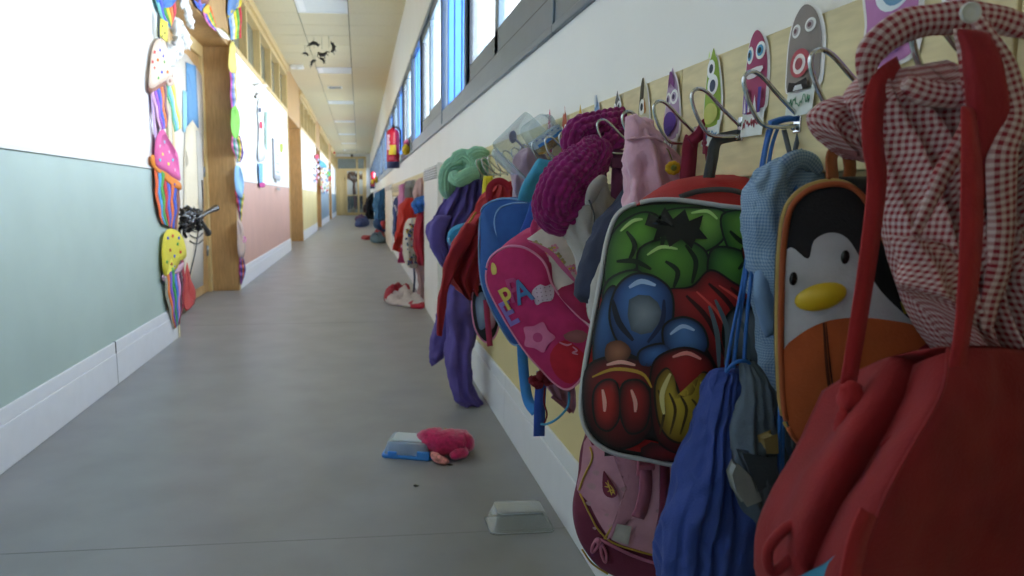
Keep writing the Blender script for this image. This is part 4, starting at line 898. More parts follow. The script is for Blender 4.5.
# ---- chunky magenta scarf
def knit(pts, r, n=64, flat=.7, seed=0, sx=.0125, amp=.0062, steps=None):
    """chunky knit roll: bumps in staggered rows"""
    g = G(); raw = crom([Vector(p) for p in pts], 14)
    L = [0]
    for a, b in zip(raw, raw[1:]): L.append(L[-1] + (b - a).length)
    N = int(L[-1] / (sx / 5)); res = []; k = 0
    for i in range(N + 1):
        s = L[-1] * i / N
        while k < len(L) - 2 and L[k + 1] < s: k += 1
        q = (s - L[k]) / max(1e-9, L[k + 1] - L[k]); res.append(raw[k].lerp(raw[k + 1], q))
    rows = []; up = V(0, 1, 0)
    for i, p in enumerate(res):
        d = (res[min(i + 3, N)] - res[max(i - 3, 0)]).normalized(); b = (up - d * up.dot(d)).normalized(); a = d.cross(b); up = b
        t_ = i / N; R = r(t_) if callable(r) else r; e = min(1, .3 + 9 * min(t_, 1 - t_)); R *= e; row = []
        m = max(8, int(2 * pi * R / sx / 1.0))
        m = int(2 * pi * (r(.5) if callable(r) else r) / sx)
        for j in range(n):
            th = 2 * pi * j / n; q = p + a * cos(th) * R + b * sin(th) * R * flat
            sag = 1 + .25 * nz(q, 14, seed)
            w1 = L[-1] * t_ / sx * 2 * pi; ph = m * th
            h = abs(sin(ph / 2)) * .8 + .6 * abs(sin(w1 / 2 + (pi / 2 if int(ph / (2 * pi)) % 2 else 0)))
            row.append(p + (q - p) * sag + (q - p).normalized() * amp * h)
        rows.append(row)
    return g.grid(rows)
magk = mat('magenta_wool', '8c1468', .95, bump=.6, bs=500, var=.25, vs=60, sheen=.3)
t = thing('knitted_scarf', 'chunky magenta knitted scarf looped over two hooks', 'scarf', base_of(570, 225, 1.36))
build('loop', knit([P(632, 124, Y=1.40), P(615, 121, Y=1.38), P(596, 124, Y=1.37), P(580, 130, Y=1.37), P(575, 145, Y=1.37), P(584, 158, Y=1.38)], .021, seed=2, n=80), magk, t)
build('tail', knit([P(592, 136, Y=1.34), P(592, 152, Y=1.335), P(582, 166, Y=1.33), P(570, 178, Y=1.325), P(560, 192, Y=1.32), P(556, 205, Y=1.32), P(560, 216, Y=1.32), P(572, 214, Y=1.32)], lambda q: .028 + .014 * sin(pi * min(1, q * .9)), n=110, seed=5), magk, t)
build('tail', knit([P(585, 140, Y=1.33), P(590, 160, Y=1.32), P(588, 180, Y=1.32), P(582, 198, Y=1.32), P(568, 215, Y=1.31), P(552, 215, Y=1.31), P(545, 202, Y=1.31)], .016, n=64, seed=8), magk, t)
build('loop', knit([P(622, 130, Y=1.37), P(612, 142, Y=1.36), P(602, 155, Y=1.36), P(596, 168, Y=1.37), P(590, 182, Y=1.38)], .018, n=64, seed=9), magk, t)
# ---- bright pink small bag with raised letters
t = thing('letter_backpack', 'bright pink little backpack with raised padded letters and flowery top, tilted', 'backpack', base_of(540, 390, 1.45))
out = [(487, 268), (492, 256), (506, 247), (522, 247), (537, 255), (546, 266), (552, 284), (562, 298), (576, 314), (590, 327), (592, 340), (588, 362), (580, 380), (568, 389), (556, 384), (542, 370), (526, 352), (508, 325), (494, 300), (487, 283)]
f = Face((495, 255, 1.47), (590, 330, 1.38), (540, 375, 1.44), out, dome=.018)
g = G(); f.body(g, .10, back=(.075, .08, .045), bs=.98); 
build('body', g, fabric('hot_pink_polyester', 'b62a62', .06), t)
g = G(); f.patch(g, [(f.cx + (x - f.cx) * .985, f.cy + (y - f.cy) * .985) for x, y in out], 'c23070', 'b82a66', 2, smooth=6, eps=.0006)
f.patch(g, [(493, 262), (497, 265), (498, 272), (494, 274), (492, 268)], 'd8c470', 'd0ba60', 4, smooth=3, eps=.0006)
cl = [(536, 287), (542, 283), (547, 285), (552, 284), (555, 292), (553, 299), (545, 300), (539, 303), (536, 297), (534, 292)]
f.patch(g, cl, 'd5c3d4', 'cdb9cc', 4, smooth=3, eps=.0006)
for i in range(4):
    for j in range(4): x, y = 538.5 + i * 4 + j * .8, 287 + j * 3.9 - i * .4; f.patch(g, [(x - .6, y), (x, y - .6), (x + .6, y), (x, y + .6)], '6a3c60', layer=6, smooth=1, eps=.0006)
# plain pale pink rosette over a red patch
f.patch(g, [(552, 352), (566, 338), (584, 352), (586, 368), (572, 383), (556, 372)], 'c8283c', 'bc2238', 4, smooth=3, eps=.0006)
ros = []
for k in range(10): a = 2 * pi * k / 10; r = 17 if k % 2 == 0 else 12.5; ros.append((540 + r * cos(a) * 1.02, 335 + r * sin(a) * .95))
f.patch(g, ros, 'da7fa6', 'd2709a', 6, smooth=4, eps=.0006)
f.patch(g, [(540 + 5 * cos(a * pi / 4), 335 + 5 * sin(a * pi / 4)) for a in range(8)], 'c04a80', layer=8, smooth=2, eps=.0006)
f.patch(g, [(565, 333), (578, 328), (588, 333), (584, 341), (572, 340)], '9c6468', '8e585c', 5, smooth=2, eps=.0006)
f.stroke(g, [(561, 340), (568, 343), (573, 342)], 2, 'd890ac', 7); f.stroke(g, [(574, 345), (578, 349), (574, 351), (579, 353)], 2, 'd890ac', 7)
build('printed_front', g, KNITC, t)
g = G(); g.tube(f.ringpts(1.0, .001), .003, n=6, smooth=1, closed=True); build('piping', g, fabric('pink_piping', 'd98cae'), t)
for ch, x, y, sz, an, c in (('P', 513, 301, 33, -.3, 'b9487e'), ('A', 521, 303, 33, -.4, '4f7cb4'), ('P', 509, 309, 31, -.5, 'd2c060'), ('E', 510, 326, 36, -.5, '8a74c0')):
    g = G(); f.text(g, ch, x, y, sz, an, c, {'E': 2, 'P': 4, 'A': 6}[ch], thick=.003, eps=.0006, squash=.78)
    build('padded_letter', g, KNITC, t, smooth=False, label='padded letter %s' % ch)
flw = [(515, 246), (530, 236), (548, 226), (560, 230), (575, 248), (586, 262), (594, 272), (590, 285), (574, 290), (562, 296), (552, 284), (546, 266), (535, 253)]
rows = []
g = G()
# flowery gusset lies on the bag's top side
gus = Face((520, 247, 1.46), (590, 275, 1.42), (556, 292, 1.41), [(518, 247), (532, 235), (546, 227), (560, 231), (575, 246), (592, 266), (600, 285), (596, 322), (590, 326), (576, 313), (562, 297), (553, 284), (547, 266), (537, 254)], dome=.012)
gus.body(g, .05, back=(.03, .06, .0), bs=.97, col='cfc5bd'); rnd = random.Random(9)
for k in range(16):
    x, y = 528 + k * 4.3 + rnd.uniform(-2, 2), 240 + k * 2.6 + rnd.uniform(-9, 9)
    if gus.rho(x, y) > .86: continue
    c = rnd.choice(['d890a4', 'c07890', 'a89a6a'])
    for q in range(5): a = q * 2 * pi / 5; gus.patch(g, [(x + 2.6 * cos(a) + 1.8 * cos(b), y + 2.6 * sin(a) + 1.8 * sin(b)) for b in (0, 1.57, 3.14, 4.71)], c, layer=2 + q * .2, smooth=2, eps=.0006)
    gus.patch(g, [(x - 1.3, y), (x, y - 1.3), (x + 1.3, y), (x, y + 1.3)], 'd8b440', layer=4, smooth=2, eps=.0006)
gus.patch(g, [(556, 292), (570, 286), (592, 272), (600, 290), (596, 322), (588, 324), (574, 312)], 'a82a58', '9c244e', 5, smooth=2, eps=.0006)
gus.stroke(g, [(528, 243), (548, 254), (562, 270), (574, 284)], 5, 'c8648c', 5.5, eps=.0006)
build('flowery_top', g, KNITC, t, label='cream top panel with pink flowers and a pink zip')
build('grab_loop', G().ribbon([P(536, 243, Y=1.48), P(534, 228, Y=1.48), P(540, 217, Y=1.48), P(548, 220, Y=1.48), P(546, 234, Y=1.48)], .016, .003), fabric('rose_strap', 'c23a78'), t)

# straps and odds hanging under that bag
t = thing('strap_bundle', 'bright blue strap end dangling under the bright pink letter backpack', 'strap', base_of(540, 436, 1.5))
build('webbing', G().ribbon([P(542, 372, Y=1.52), P(540, 400, Y=1.5), P(539, 436, Y=1.5)], .026, .0016), fabric('cobalt_webbing', '2a50ac'), t)
build('webbing', G().ribbon([P(522, 345, Y=1.66), P(524, 375, Y=1.62), P(528, 400, Y=1.58), P(536, 412, Y=1.54)], .026, .0016), fabric('azure_webbing', '2f7cc0'), t)
one('cord_loop', G().tube([P(569, 392, Y=1.46), P(568, 406, Y=1.46), P(558, 418, Y=1.46), P(547, 424, Y=1.47), P(541, 424, Y=1.48)], .0028, smooth=6), mat('cyan_cord', '3a8fc0', .5, var=0), 'thin cyan cord curling under the bright pink letter backpack', 'cord')
t = thing('pompom_string', 'dark red pompom on a string under the bright pink letter backpack', 'pompom', base_of(545, 424, 1.48))
g = G(); rnd = random.Random(3)
for k in range(26): 
    q = V(rnd.gauss(0, 1), rnd.gauss(0, 1), rnd.gauss(0, 1)).normalized(); g.ball(P(541, 380, Y=1.47) + V(q.x * .022, q.y * .012, q.z * .014), .008, 8, 6, jit=.4, seed=k)
build('tuft', g, mat('dark_red_wool', '6e1426', .95, bump=.6), t); build('string', G().tube([P(545, 388, Y=1.48), P(544, 402, Y=1.48), P(547, 414, Y=1.48), P(544, 424, Y=1.48)], .002), mat('dark_red_wool'), t)
t = thing('mauve_skirt', 'mauve cloth hanging behind the bright blue strap end', 'skirt', base_of(560, 416, 1.6))
g = G(); cloth(g, [((536, 340), (566, 346), 1.56, .01), ((540, 365), (574, 366), 1.55, .016), ((548, 385), (574, 390), 1.54, .016), ((556, 398), (573, 404), 1.54, .012), ((566, 408), (572, 413), 1.54, .006)], n=40, k=7, folds=3, amp=.006, seed=61, wr=.004); build('panel', g, fabric('mauve_cloth', 'a0708a'), t)
build('hem', G().ribbon([P(552, 396, Y=1.52), P(562, 404, Y=1.52), P(571, 412, Y=1.52)], .010, .001), fabric('dusty_rose_hem', '8c5874'), t)

# ---- mid blue backpack
t = thing('blue_backpack', 'plain mid blue backpack with pale piping, left of the bright pink letter backpack', 'backpack', base_of(510, 345, 1.78))
out = [(481, 212), (488, 203), (502, 198), (518, 199), (534, 203), (540, 225), (535, 262), (532, 300), (530, 330), (522, 344), (512, 344), (500, 326), (489, 304), (481, 280), (479, 245)]
f = Face((485, 205, 1.83), (538, 205, 1.76), (500, 330, 1.78), out, dome=.03)
bl = fabric('mid_blue_polyester', '265596', .08)
g = G(); f.body(g, .12, back=(.07, .11, .0), bs=1.0, wr=.004, seed=5); build('body', g, bl, t)
g = G(); g.tube(f.ringpts(.99, .004), .0026, n=6, smooth=1, closed=True); g.tube([f.P(x, y, .003) for x, y in ((502, 240), (497, 224), (500, 210), (512, 204), (528, 203))], .0022, smooth=6); build('piping', g, fabric('pale_blue_piping', '7fa3cc'), t)
g = G(); f.patch(g, [(498, 224), (502, 210), (520, 204), (533, 208), (534, 240), (520, 262), (506, 252)], '2a5aa0', '2a5494', 3, smooth=4, eps=.0025); build('pocket', g, KNITC, t)
build('shoulder_strap', G().ribbon([P(540, 190, Y=1.72), P(534, 215, Y=1.70), P(526, 235, Y=1.69), P(520, 250, Y=1.70)], .035, .003), fabric('cobalt_strap', '2d57b4'), t)
g = G(); cloth(g, [((540, 158), (552, 160), 1.68, .01), ((532, 170), (550, 176), 1.68, .016), ((524, 185), (545, 192), 1.7, .016), ((520, 200), (540, 204), 1.72, .01)], n=30, k=6, folds=1, amp=.003, seed=63, wr=.004)
tag(build('towel', g, fabric('cyan_cloth', '3b93b4')), 'small cyan cloth over a hook just left of the magenta scarf', 'towel')

# ---- small dark bag low behind
t = thing('black_doll_bag', 'small black bag with pink trim low between red bag and blue backpack', 'bag', base_of(485, 345, 2.2))
out = [(474, 290), (482, 284), (496, 290), (500, 312), (496, 334), (486, 342), (476, 330), (472, 308)]
f = Face((474, 290, 2.2), (496, 290, 2.18), (476, 335, 2.2), out, dome=.02); g = G(); f.body(g, .08); build('body', g, fabric('black_bag_cloth'), t)
g = G(); f.patch(g, [(476, 300), (484, 292), (488, 320), (480, 328)], '8fa4bc', '5a6a88', 3, eps=.0015); f.patch(g, [(488, 306), (494, 302), (496, 322), (490, 328)], 'c8a0b0', '84506c', 3, eps=.0015); build('print', g, KNITC, t)
g = G(); g.tube(f.ringpts(1, 0), .004, n=6, smooth=1, closed=True); build('trim', g, fabric('pink_piping'), t)
build('strap', G().ribbon([P(486, 300, Y=2.12), P(488, 325, Y=2.11), P(490, 346, Y=2.11)], .018, .002), fabric('raspberry_strap', 'a83058'), t)

# ---- red bag with long flap
t = thing('red_sports_bag', 'dark red soft bag with long strap, between purple tracksuit and blue backpack', 'bag', base_of(470, 345, 2.3))
rd = fabric('dark_red_polyester', '9c1c26')
g = G(); cloth(g, [((494, 186), (512, 182), 2.25, .02), ((484, 196), (516, 196), 2.25, .05), ((472, 215), (512, 212), 2.25, .06), ((462, 235), (500, 238), 2.25, .07), ((452, 256), (492, 262), 2.25, .07), ((446, 274), (488, 280), 2.25, .06), ((456, 288), (484, 296), 2.25, .04), ((468, 298), (476, 302), 2.25, .02)], n=70, k=8, folds=4, amp=.024, seed=71, wr=.012, fr=9); build('body', g, rd, t)
g = G(); cloth(g, [((466, 222), (476, 224), 2.15, .008), ((456, 240), (468, 246), 2.15, .012), ((446, 262), (456, 268), 2.16, .012), ((440, 285), (448, 290), 2.18, .010), ((437, 310), (444, 312), 2.2, .008), ((438, 335), (442, 336), 2.2, .005)], n=28, k=6, folds=1, amp=.002, seed=72, wr=.004); build('strap', g, rd, t)
build('strap', G().ribbon([P(489, 200, Y=2.2), P(490, 187, Y=2.2), P(498, 181, Y=2.2), P(506, 184, Y=2.2), P(510, 190, Y=2.2)], .022, .003), fabric('crimson_strap', '9c1430'), t)
build('piping', G().tube([P(476, 212, Y=2.17), P(466, 228, Y=2.17), P(456, 250, Y=2.17), P(448, 270, Y=2.18)], .003), fabric('gold_edge', 'b09038'), t)
g = G(); cloth(g, [((484, 176), (492, 176), 2.5, .01), ((483, 186), (492, 186), 2.5, .014), ((483, 198), (489, 200), 2.5, .01)], n=24, k=5, folds=2, amp=.003, seed=73); tag(build('cleaning_cloth', g, fabric('yellow_cloth', 'd8c832')), 'bright yellow cloth scrap behind the dark red bag', 'cloth')

# ---- lilac cloth, clear tray, clear tub
t = thing('fleece_jacket', 'lilac grey fleece jacket bundled inside the clear tray', 'jacket', base_of(528, 200, 1.95))
g = G(); cloth(g, [((523, 148), (534, 146), 1.93, .02), ((517, 156), (542, 156), 1.92, .035), ((515, 170), (546, 172), 1.92, .04), ((514, 186), (536, 188), 1.92, .04), ((516, 198), (530, 200), 1.92, .02)], n=50, k=7, folds=3, amp=.01, seed=75, wr=.008); build('body', g, mat('lilac_fleece', 'a98fa2', .95, bump=.4, bs=260, sheen=.3), t)
clear = mat('clear_plastic', 'eef3f5', .08, var=0, kind='clear', metal=.10)
def openbox(g, c, ux, uy, uz, wx, wy, h, r=.2, taper=.86, th=.0015, lip=.008, n=10):
    """rounded-corner open tray; opening looks along +uz"""
    def ring(s, z, ex=0):
        pts = []
        hx, hy = wx / 2 * s + ex, wy / 2 * s + ex; rr = r * min(hx, hy)
        for qx, qy, a0 in ((1, 1, 0), (-1, 1, pi / 2), (-1, -1, pi), (1, -1, 1.5 * pi)):
            for k in range(n // 2 + 1):
                a = a0 + pi / 2 * k / (n // 2); pts.append(c + ux * (qx * (hx - rr) + rr * cos(a)) + uy * (qy * (hy - rr) + rr * sin(a)) + uz * z)
        return pts
    rows = [ring(taper * .5, 0), ring(taper * .97, 0), ring(taper, .004), ring(1, h), ring(1, h, lip), ring(1, h + th, lip), ring(1, h + th, 0), ring(taper, .005, -th), ring(taper * .95, th, -th), ring(taper * .5, th)]
    return g.grid(rows)
t = thing('clear_tray', 'large clear plastic tray tipped sideways among the hooks, spoon inside', 'tray', base_of(515, 190, 1.95))
A = P(489, 150, Y=1.9); B = P(522, 118, Y=2.0); C_ = P(516, 192, Y=1.86); c = (B + C_) / 2
ux = (B - A).normalized(); uy = (C_ - A); uy = (uy - ux * uy.dot(ux)).normalized(); uz = ux.cross(uy); uz = uz if uz.y < 0 else -uz
cc = A + ux * (B - A).length / 2 + uy * (C_ - A).length / 2
g = G(); openbox(g, cc - uz * .025, ux, uy, uz, (B - A).length, (C_ - A).length, .05, taper=.88, lip=.006); build('tray_shell', g, clear, t)
g = G(); g.tube([cc - uz * .0 + uy * q + ux * 0.01 for q in (-.045, -.02, .02)], .003); g.ball(cc + uy * -.05 + ux * .01, (.012, .004, .018), 12, 8); build('spoon', g, mat('clear_grey_plastic', '9a98a8', .2, var=0), t)
t = thing('clear_tub', 'clear tub with blue patterned label and amber contents left of the magenta scarf', 'tub', base_of(545, 160, 1.85))
A = P(524, 128, Y=1.85); B = P(546, 113, Y=1.85); C_ = P(540, 156, Y=1.85)
ux = (B - A).normalized(); uy = (C_ - A); uy = (uy - ux * uy.dot(ux)).normalized(); uz = ux.cross(uy); uz = uz if uz.y < 0 else -uz
W_, L_ = (B - A).length * 1.15, (C_ - A).length; cc = A + ux * (B - A).length / 2 + uy * L_ / 2
g = G(); openbox(g, cc + uz * .03, ux, uy, -uz, W_, L_ * 1.05, .06, r=.5, taper=.95, lip=.004); build('tub_shell', g, clear, t)
def boxf(g, c, ux, uy, uz, a, b, h, col=None):
    vs = [c + ux * (sx * a) + uy * (sy * b) + uz * (sz * h) for sz in (-1, 1) for sx, sy in ((-1, -1), (1, -1), (1, 1), (-1, 1))]
    return g.add(vs, [(0, 1, 2, 3), (4, 7, 6, 5), (0, 4, 5, 1), (1, 5, 6, 2), (2, 6, 7, 3), (3, 7, 4, 0)], col)
g = G(); boxf(g, cc + uy * L_ * .12, ux, uy, uz, W_ * .5, L_ * .13, .0312, 'a9bccb')
for k in range(9): boxf(g, cc + uy * L_ * (.02 + .03 * (k % 3)) + ux * W_ * (-.4 + .1 * k), ux, uy, uz, W_ * .03, L_ * .02, .0318, 'c8d4e0' if k % 2 else '5a78b8')
for k in range(5): boxf(g, cc + uy * L_ * (.20 + .02 * (k % 2)) + ux * W_ * (-.36 + .18 * k), ux, uy, uz, W_ * .09, L_ * .045, .0316, '2f78c4')
build('blue_label', g, PRINT, t, smooth=False)
g = G(); boxf(g, cc + uy * L_ * .37, ux, uy, uz, W_ * .44, L_ * .12, .026); build('contents', g, mat('amber_crackers', 'c09238', .7, var=.2, vs=60), t, smooth=False, bevel=.006)

# ---- purple tracksuit with mint scarf
t = thing('purple_tracksuit', 'purple tracksuit with trouser leg nearly reaching the floor, under the mint green scarf', 'tracksuit', base_of(460, 408, 2.9))
pu = fabric('purple_cotton', '57488f', .1)
g = G(); cloth(g, [((462, 180), (486, 178), 3.0, .04), ((450, 190), (486, 190), 3.0, .07), ((440, 208), (484, 208), 2.98, .08), ((430, 228), (478, 230), 2.96, .08), ((434, 250), (470, 256), 2.96, .07), ((446, 268), (466, 276), 2.98, .05), ((452, 280), (464, 286), 2.98, .02)], n=90, k=8, folds=5, amp=.035, seed=81, wr=.014, fr=8); build('top', g, pu, t)
g = G(); cloth(g, [((438, 215), (452, 215), 2.88, .03), ((430, 232), (444, 236), 2.88, .035), ((434, 252), (448, 254), 2.9, .03), ((440, 262), (450, 262), 2.9, .02)], n=36, k=6, folds=1, amp=.004, seed=82, wr=.006); build('sleeve', g, pu, t)
g = G(); cloth(g, [((446, 255), (478, 262), 2.95, .05), ((446, 285), (474, 290), 2.94, .055), ((448, 320), (474, 322), 2.92, .05), ((448, 350), (471, 350), 2.9, .05), ((450, 380), (470, 378), 2.88, .045), ((454, 396), (474, 392), 2.87, .04), ((462, 404), (480, 402), 2.86, .03), ((472, 408), (480, 407), 2.86, .012)], n=60, k=8, folds=2, amp=.014, seed=83, wr=.012, fr=9); build('trouser_leg', g, pu, t)
g = G(); cloth(g, [((444, 285), (456, 288), 3.0, .03), ((438, 315), (450, 318), 3.0, .035), ((432, 340), (450, 340), 3.0, .035), ((431, 358), (446, 352), 3.0, .03), ((433, 366), (440, 362), 3.0, .012)], n=40, k=7, folds=1, amp=.006, seed=84, wr=.008); build('trouser_leg', g, pu, t)
mint = mat('mint_wool', '8fbfa2', .95, bump=.4, bs=400, var=.1, vs=40, sheen=.3)
def ribbed(pts, r, ribs=14, n=112, flat=.8, seed=0, amp=.10):
    g = G(); pts = crom([Vector(p) for p in pts], 10); rows = []; N = len(pts) - 1; up = V(0, 1, 0)
    for i, p in enumerate(pts):
        d = (pts[min(i + 1, N)] - pts[max(i - 1, 0)]).normalized(); b = (up - d * up.dot(d)).normalized(); a = d.cross(b); up = b; e = min(1, .35 + 6 * min(i, N - i) / N)
        rows.append([p + (a * cos(2 * pi * j / n) + b * sin(2 * pi * j / n) * flat) * r * e * (1 + amp * sin(ribs * 2 * pi * j / n) + .12 * nz(p + a * cos(2 * pi * j / n), 20, seed)) for j in range(n)])
    return g.grid(rows)
t = thing('mint_scarf', 'mint green ribbed scarf knotted over the last hooks above the purple tracksuit', 'scarf', base_of(465, 195, 2.9))
for i, (pts, r) in enumerate((([((449, 200), 2.96), ((447, 182), 2.95), ((450, 168), 2.93), ((462, 162), 2.9), ((474, 168), 2.88), ((481, 176), 2.9)], .034), ([((452, 164), 2.86), ((462, 156), 2.86), ((472, 162), 2.84), ((470, 174), 2.84), ((458, 180), 2.84), ((452, 172), 2.86)], .028), ([((470, 160), 2.84), ((476, 155), 2.84), ((484, 158), 2.86), ((484, 168), 2.9), ((478, 178), 2.92)], .034), ([((456, 182), 2.82), ((466, 176), 2.80), ((478, 172), 2.82)], .026))):
    build('coil', ribbed([P(a[0], a[1], Y=b) for a, b in pts], r, seed=i), mint, t)
t = thing('teal_sleeve', 'small bright teal cloth tucked beside the purple tracksuit', 'cloth', base_of(460, 250, 2.6))
g = G(); cloth(g, [((466, 222), (476, 220), 2.6, .02), ((452, 230), (474, 230), 2.6, .035), ((449, 240), (472, 244), 2.62, .06), ((452, 248), (462, 249), 2.6, .02)], n=40, k=6, folds=2, amp=.006, seed=86, wr=.006); build('fold', g, fabric('teal_blue_cloth', '2f84b0'), t)
build('edge', G().tube([P(449, 238, Y=2.54), P(452, 247, Y=2.54), P(460, 250, Y=2.55)], .003), fabric('pale_blue_piping'), t)

# ================================================================== SECOND RACK AND BEYOND
def garment(name, label, cat, parts, Yb, grp=None):
    """parts: (part name, rows, material, kwargs)"""
    r0 = parts[0][1][-1]; t = thing(name, label, cat, P((r0[0][0] + r0[1][0]) / 2, r0[0][1], Y=Yb), grp)
    for pn, rows, m, kw in parts:
        g = G(); kk = dict(n=44, k=6, folds=3, amp=.02, wr=.02, fr=5); kk.update(kw); cloth(g, rows, **kk); build(pn, g, m, t)
    return t
F_ = fabric
garment('red_dress', 'dark crimson dress hanging right beside the near grilled radiator cover', 'dress', [('body', [((422, 204), (428, 202), 5.75, .05), ((420, 215), (429, 214), 5.72, .08), ((417, 235), (428, 235), 5.72, .1), ((417, 255), (429, 256), 5.72, .1), ((420, 264), (428, 265), 5.72, .05)], F_('crimson_cotton', 'a01832'), dict(seed=1))], 5.7)
garment('mauve_trousers', 'pale mauve trousers reaching down behind the crimson dress', 'trousers', [('leg', [((420, 258), (428, 258), 5.9, .06), ((420, 275), (428, 276), 5.9, .07), ((419, 290), (427, 292), 5.9, .07), ((419, 302), (427, 302), 5.9, .04)], F_('pale_mauve', 'b08f92'), dict(seed=2))], 5.9)
garment('patterned_bag', 'bright blue patterned bag above the crimson dress', 'bag', [('body', [((416, 198), (427, 194), 5.65, .04), ((414, 204), (427, 202), 5.62, .07), ((417, 213), (426, 210), 5.62, .04)], F_('bright_blue_print', '2f6cc0', .5), dict(seed=3))], 5.6)
garment('pink_jacket', 'dusty pink jacket on the hook left of the near radiator cover', 'jacket', [('body', [((420, 178), (425, 177), 5.95, .05), ((417, 184), (427, 184), 5.9, .09), ((415, 194), (427, 195), 5.9, .1), ((417, 205), (427, 206), 5.9, .06)], F_('dusty_pink', 'c0a0a2'), dict(seed=4))], 5.9)
t = garment('flowery_drawstring_bag', 'white flowery bag hanging in front of the red hoodie', 'bag', [('body', [((410, 218), (416, 217), 6.0, .06), ((406, 226), (420, 226), 5.95, .1), ((404, 245), (421, 246), 5.92, .13), ((405, 260), (418, 262), 5.92, .11), ((410, 268), (416, 268), 5.95, .05)], F_('cream_cotton', 'cfccc0'), dict(seed=5, wr=.012))], 5.9)
g = G(); rnd = random.Random(11)
for k in range(60):
    x = rnd.uniform(406, 419); y = rnd.uniform(224, 264); a = P(x, y, Y=5.80); g.ball(a, (.010, .03, .010), 8, 5, col=rnd.choice(['4a6aa0', 'c8a848', '5c7c58', '9a5a68', '304878']), jit=.6, seed=k)
build('flower_print', g, KNITC, t); build('cord', G().tube([P(414, 268, Y=5.9), P(414.5, 280, Y=5.9), P(413.5, 292, Y=5.9)], .009), F_('slate_cord', '5a6480'), t)
garment('red_hoodie', 'orange-red hoodie with dangling sleeve in the second rack', 'hoodie', [('body', [((408, 197), (415, 196), 6.6, .06), ((401, 206), (416, 206), 6.55, .11), ((399, 220), (413, 220), 6.5, .12), ((397, 236), (408, 237), 6.5, .10), ((397, 244), (403, 245), 6.5, .05)], F_('orange_red', 'c42c22'), dict(seed=6)),
    ('sleeve', [((398, 232), (402, 234), 6.4, .04), ((396, 242), (399, 243), 6.4, .03), ((395, 250), (399, 251), 6.4, .03)], F_('orange_red'), dict(seed=7))], 6.5)
garment('grey_hoodie', 'grey hoodie hood draped over a hook above the red hoodie', 'hoodie', [('hood', [((408, 181), (413, 180), 6.7, .05), ((406, 187), (416, 186), 6.6, .1), ((406, 196), (415, 196), 6.6, .09), ((409, 200), (414, 200), 6.6, .04)], F_('mid_grey', '7f7f84'), dict(seed=8))], 6.6)
garment('pink_coat', 'orchid pink coat end showing above the navy jacket', 'coat', [('body', [((401, 184), (405, 182), 7.4, .06), ((400, 192), (406, 192), 7.4, .1), ((400, 205), (405, 206), 7.4, .09), ((402, 245), (405, 245), 7.4, .07), ((402, 259), (405, 259), 7.4, .04)], F_('orchid_pink', 'c47aa8'), dict(seed=9))], 7.4)
t = garment('navy_coat', 'navy coat with white stripes left of the red hoodie', 'coat', [('body', [((402, 192), (407, 191), 7.6, .06), ((396, 202), (406, 202), 7.6, .12), ((394, 215), (403, 216), 7.6, .12), ((395, 228), (400, 229), 7.6, .1), ((395, 238), (399, 238), 7.6, .05)], F_('dark_navy', '2a3a6c'), dict(seed=10))], 7.6)
g = G()
for k in range(4): g.tube([P(394.5 + k * .8, 205 + k * 3, Y=7.45), P(396.5 + k * .8, 210 + k * 3, Y=7.45), P(399 + k * .5, 213 + k * 3, Y=7.45)], .008)
build('stripe', g, F_('white_stripe', 'c8ccd4'), t)
garment('pink_leggings', 'small hot pink garment hanging low under the red hoodie', 'leggings', [('leg', [((399, 246), (403, 247), 6.9, .04), ((399, 255), (403, 256), 6.9, .05), ((400, 262), (403, 262), 6.9, .03)], F_('hot_pink_cotton', 'c43a78'), dict(seed=12))], 6.9)
# third rack
garment('blue_puffer', 'light blue puffer coat in the third rack between the far radiator covers', 'coat', [('body', [((379, 190), (383, 188), 14.6, .15), ((377, 198), (383.5, 198), 14.6, .22), ((376, 210), (383.5, 210), 14.6, .24), ((375, 218), (383.5, 220), 14.6, .24), ((376, 226), (383.5, 228), 14.6, .2), ((380, 230), (383.5, 230), 14.6, .1)], F_('sky_puffer', '3a72a8', .3), dict(seed=13, wr=.05, amp=.05))], 15)
garment('blue_bag', 'dark blue bag low under the light blue puffer coat', 'bag', [('body', [((377, 219), (383, 219), 14.4, .15), ((375, 224), (384, 226), 14.4, .2), ((380, 230), (385, 231), 14.4, .1)], F_('deep_blue', '224a86', .2), dict(seed=14, wr=.03))], 14.4)
garment('pink_bag', 'small pink bag beside the dark blue bag', 'bag', [('body', [((382, 221), (384.5, 221), 14.2, .1), ((381.8, 225), (384.8, 225.5), 14.2, .12), ((383, 229), (384.5, 229), 14.2, .06)], F_('coral_red', 'a83a40'), dict(seed=15, wr=.02))], 14.2)
garment('black_coat', 'long black coat at the far end of the racks', 'coat', [('body', [((371, 194), (373.4, 193), 26, .2), ((368, 203), (373.4, 203), 26, .4), ((367, 213), (373.2, 213), 26, .4), ((367, 219), (373.2, 219), 26, .2)], F_('black_cloth', '17171b'), dict(seed=16, wr=.06, amp=.08))], 26.6)
garment('dark_striped_coat', 'dark coat with orange lining beside the long black coat', 'coat', [('body', [((369, 196), (371, 196), 29, .2), ((365.5, 205), (369, 205), 29, .35), ((365, 213), (368, 213), 29, .3)], F_('brown_black', '3a2420'), dict(seed=17, wr=.06)), ('lining', [((369, 197), (370, 197), 28.3, .1), ((366.5, 206), (367.3, 206), 28.3, .1), ((366, 212), (366.8, 212), 28.3, .1)], F_('rust', 'b0482c'), dict(seed=18, wr=.02))], 29)

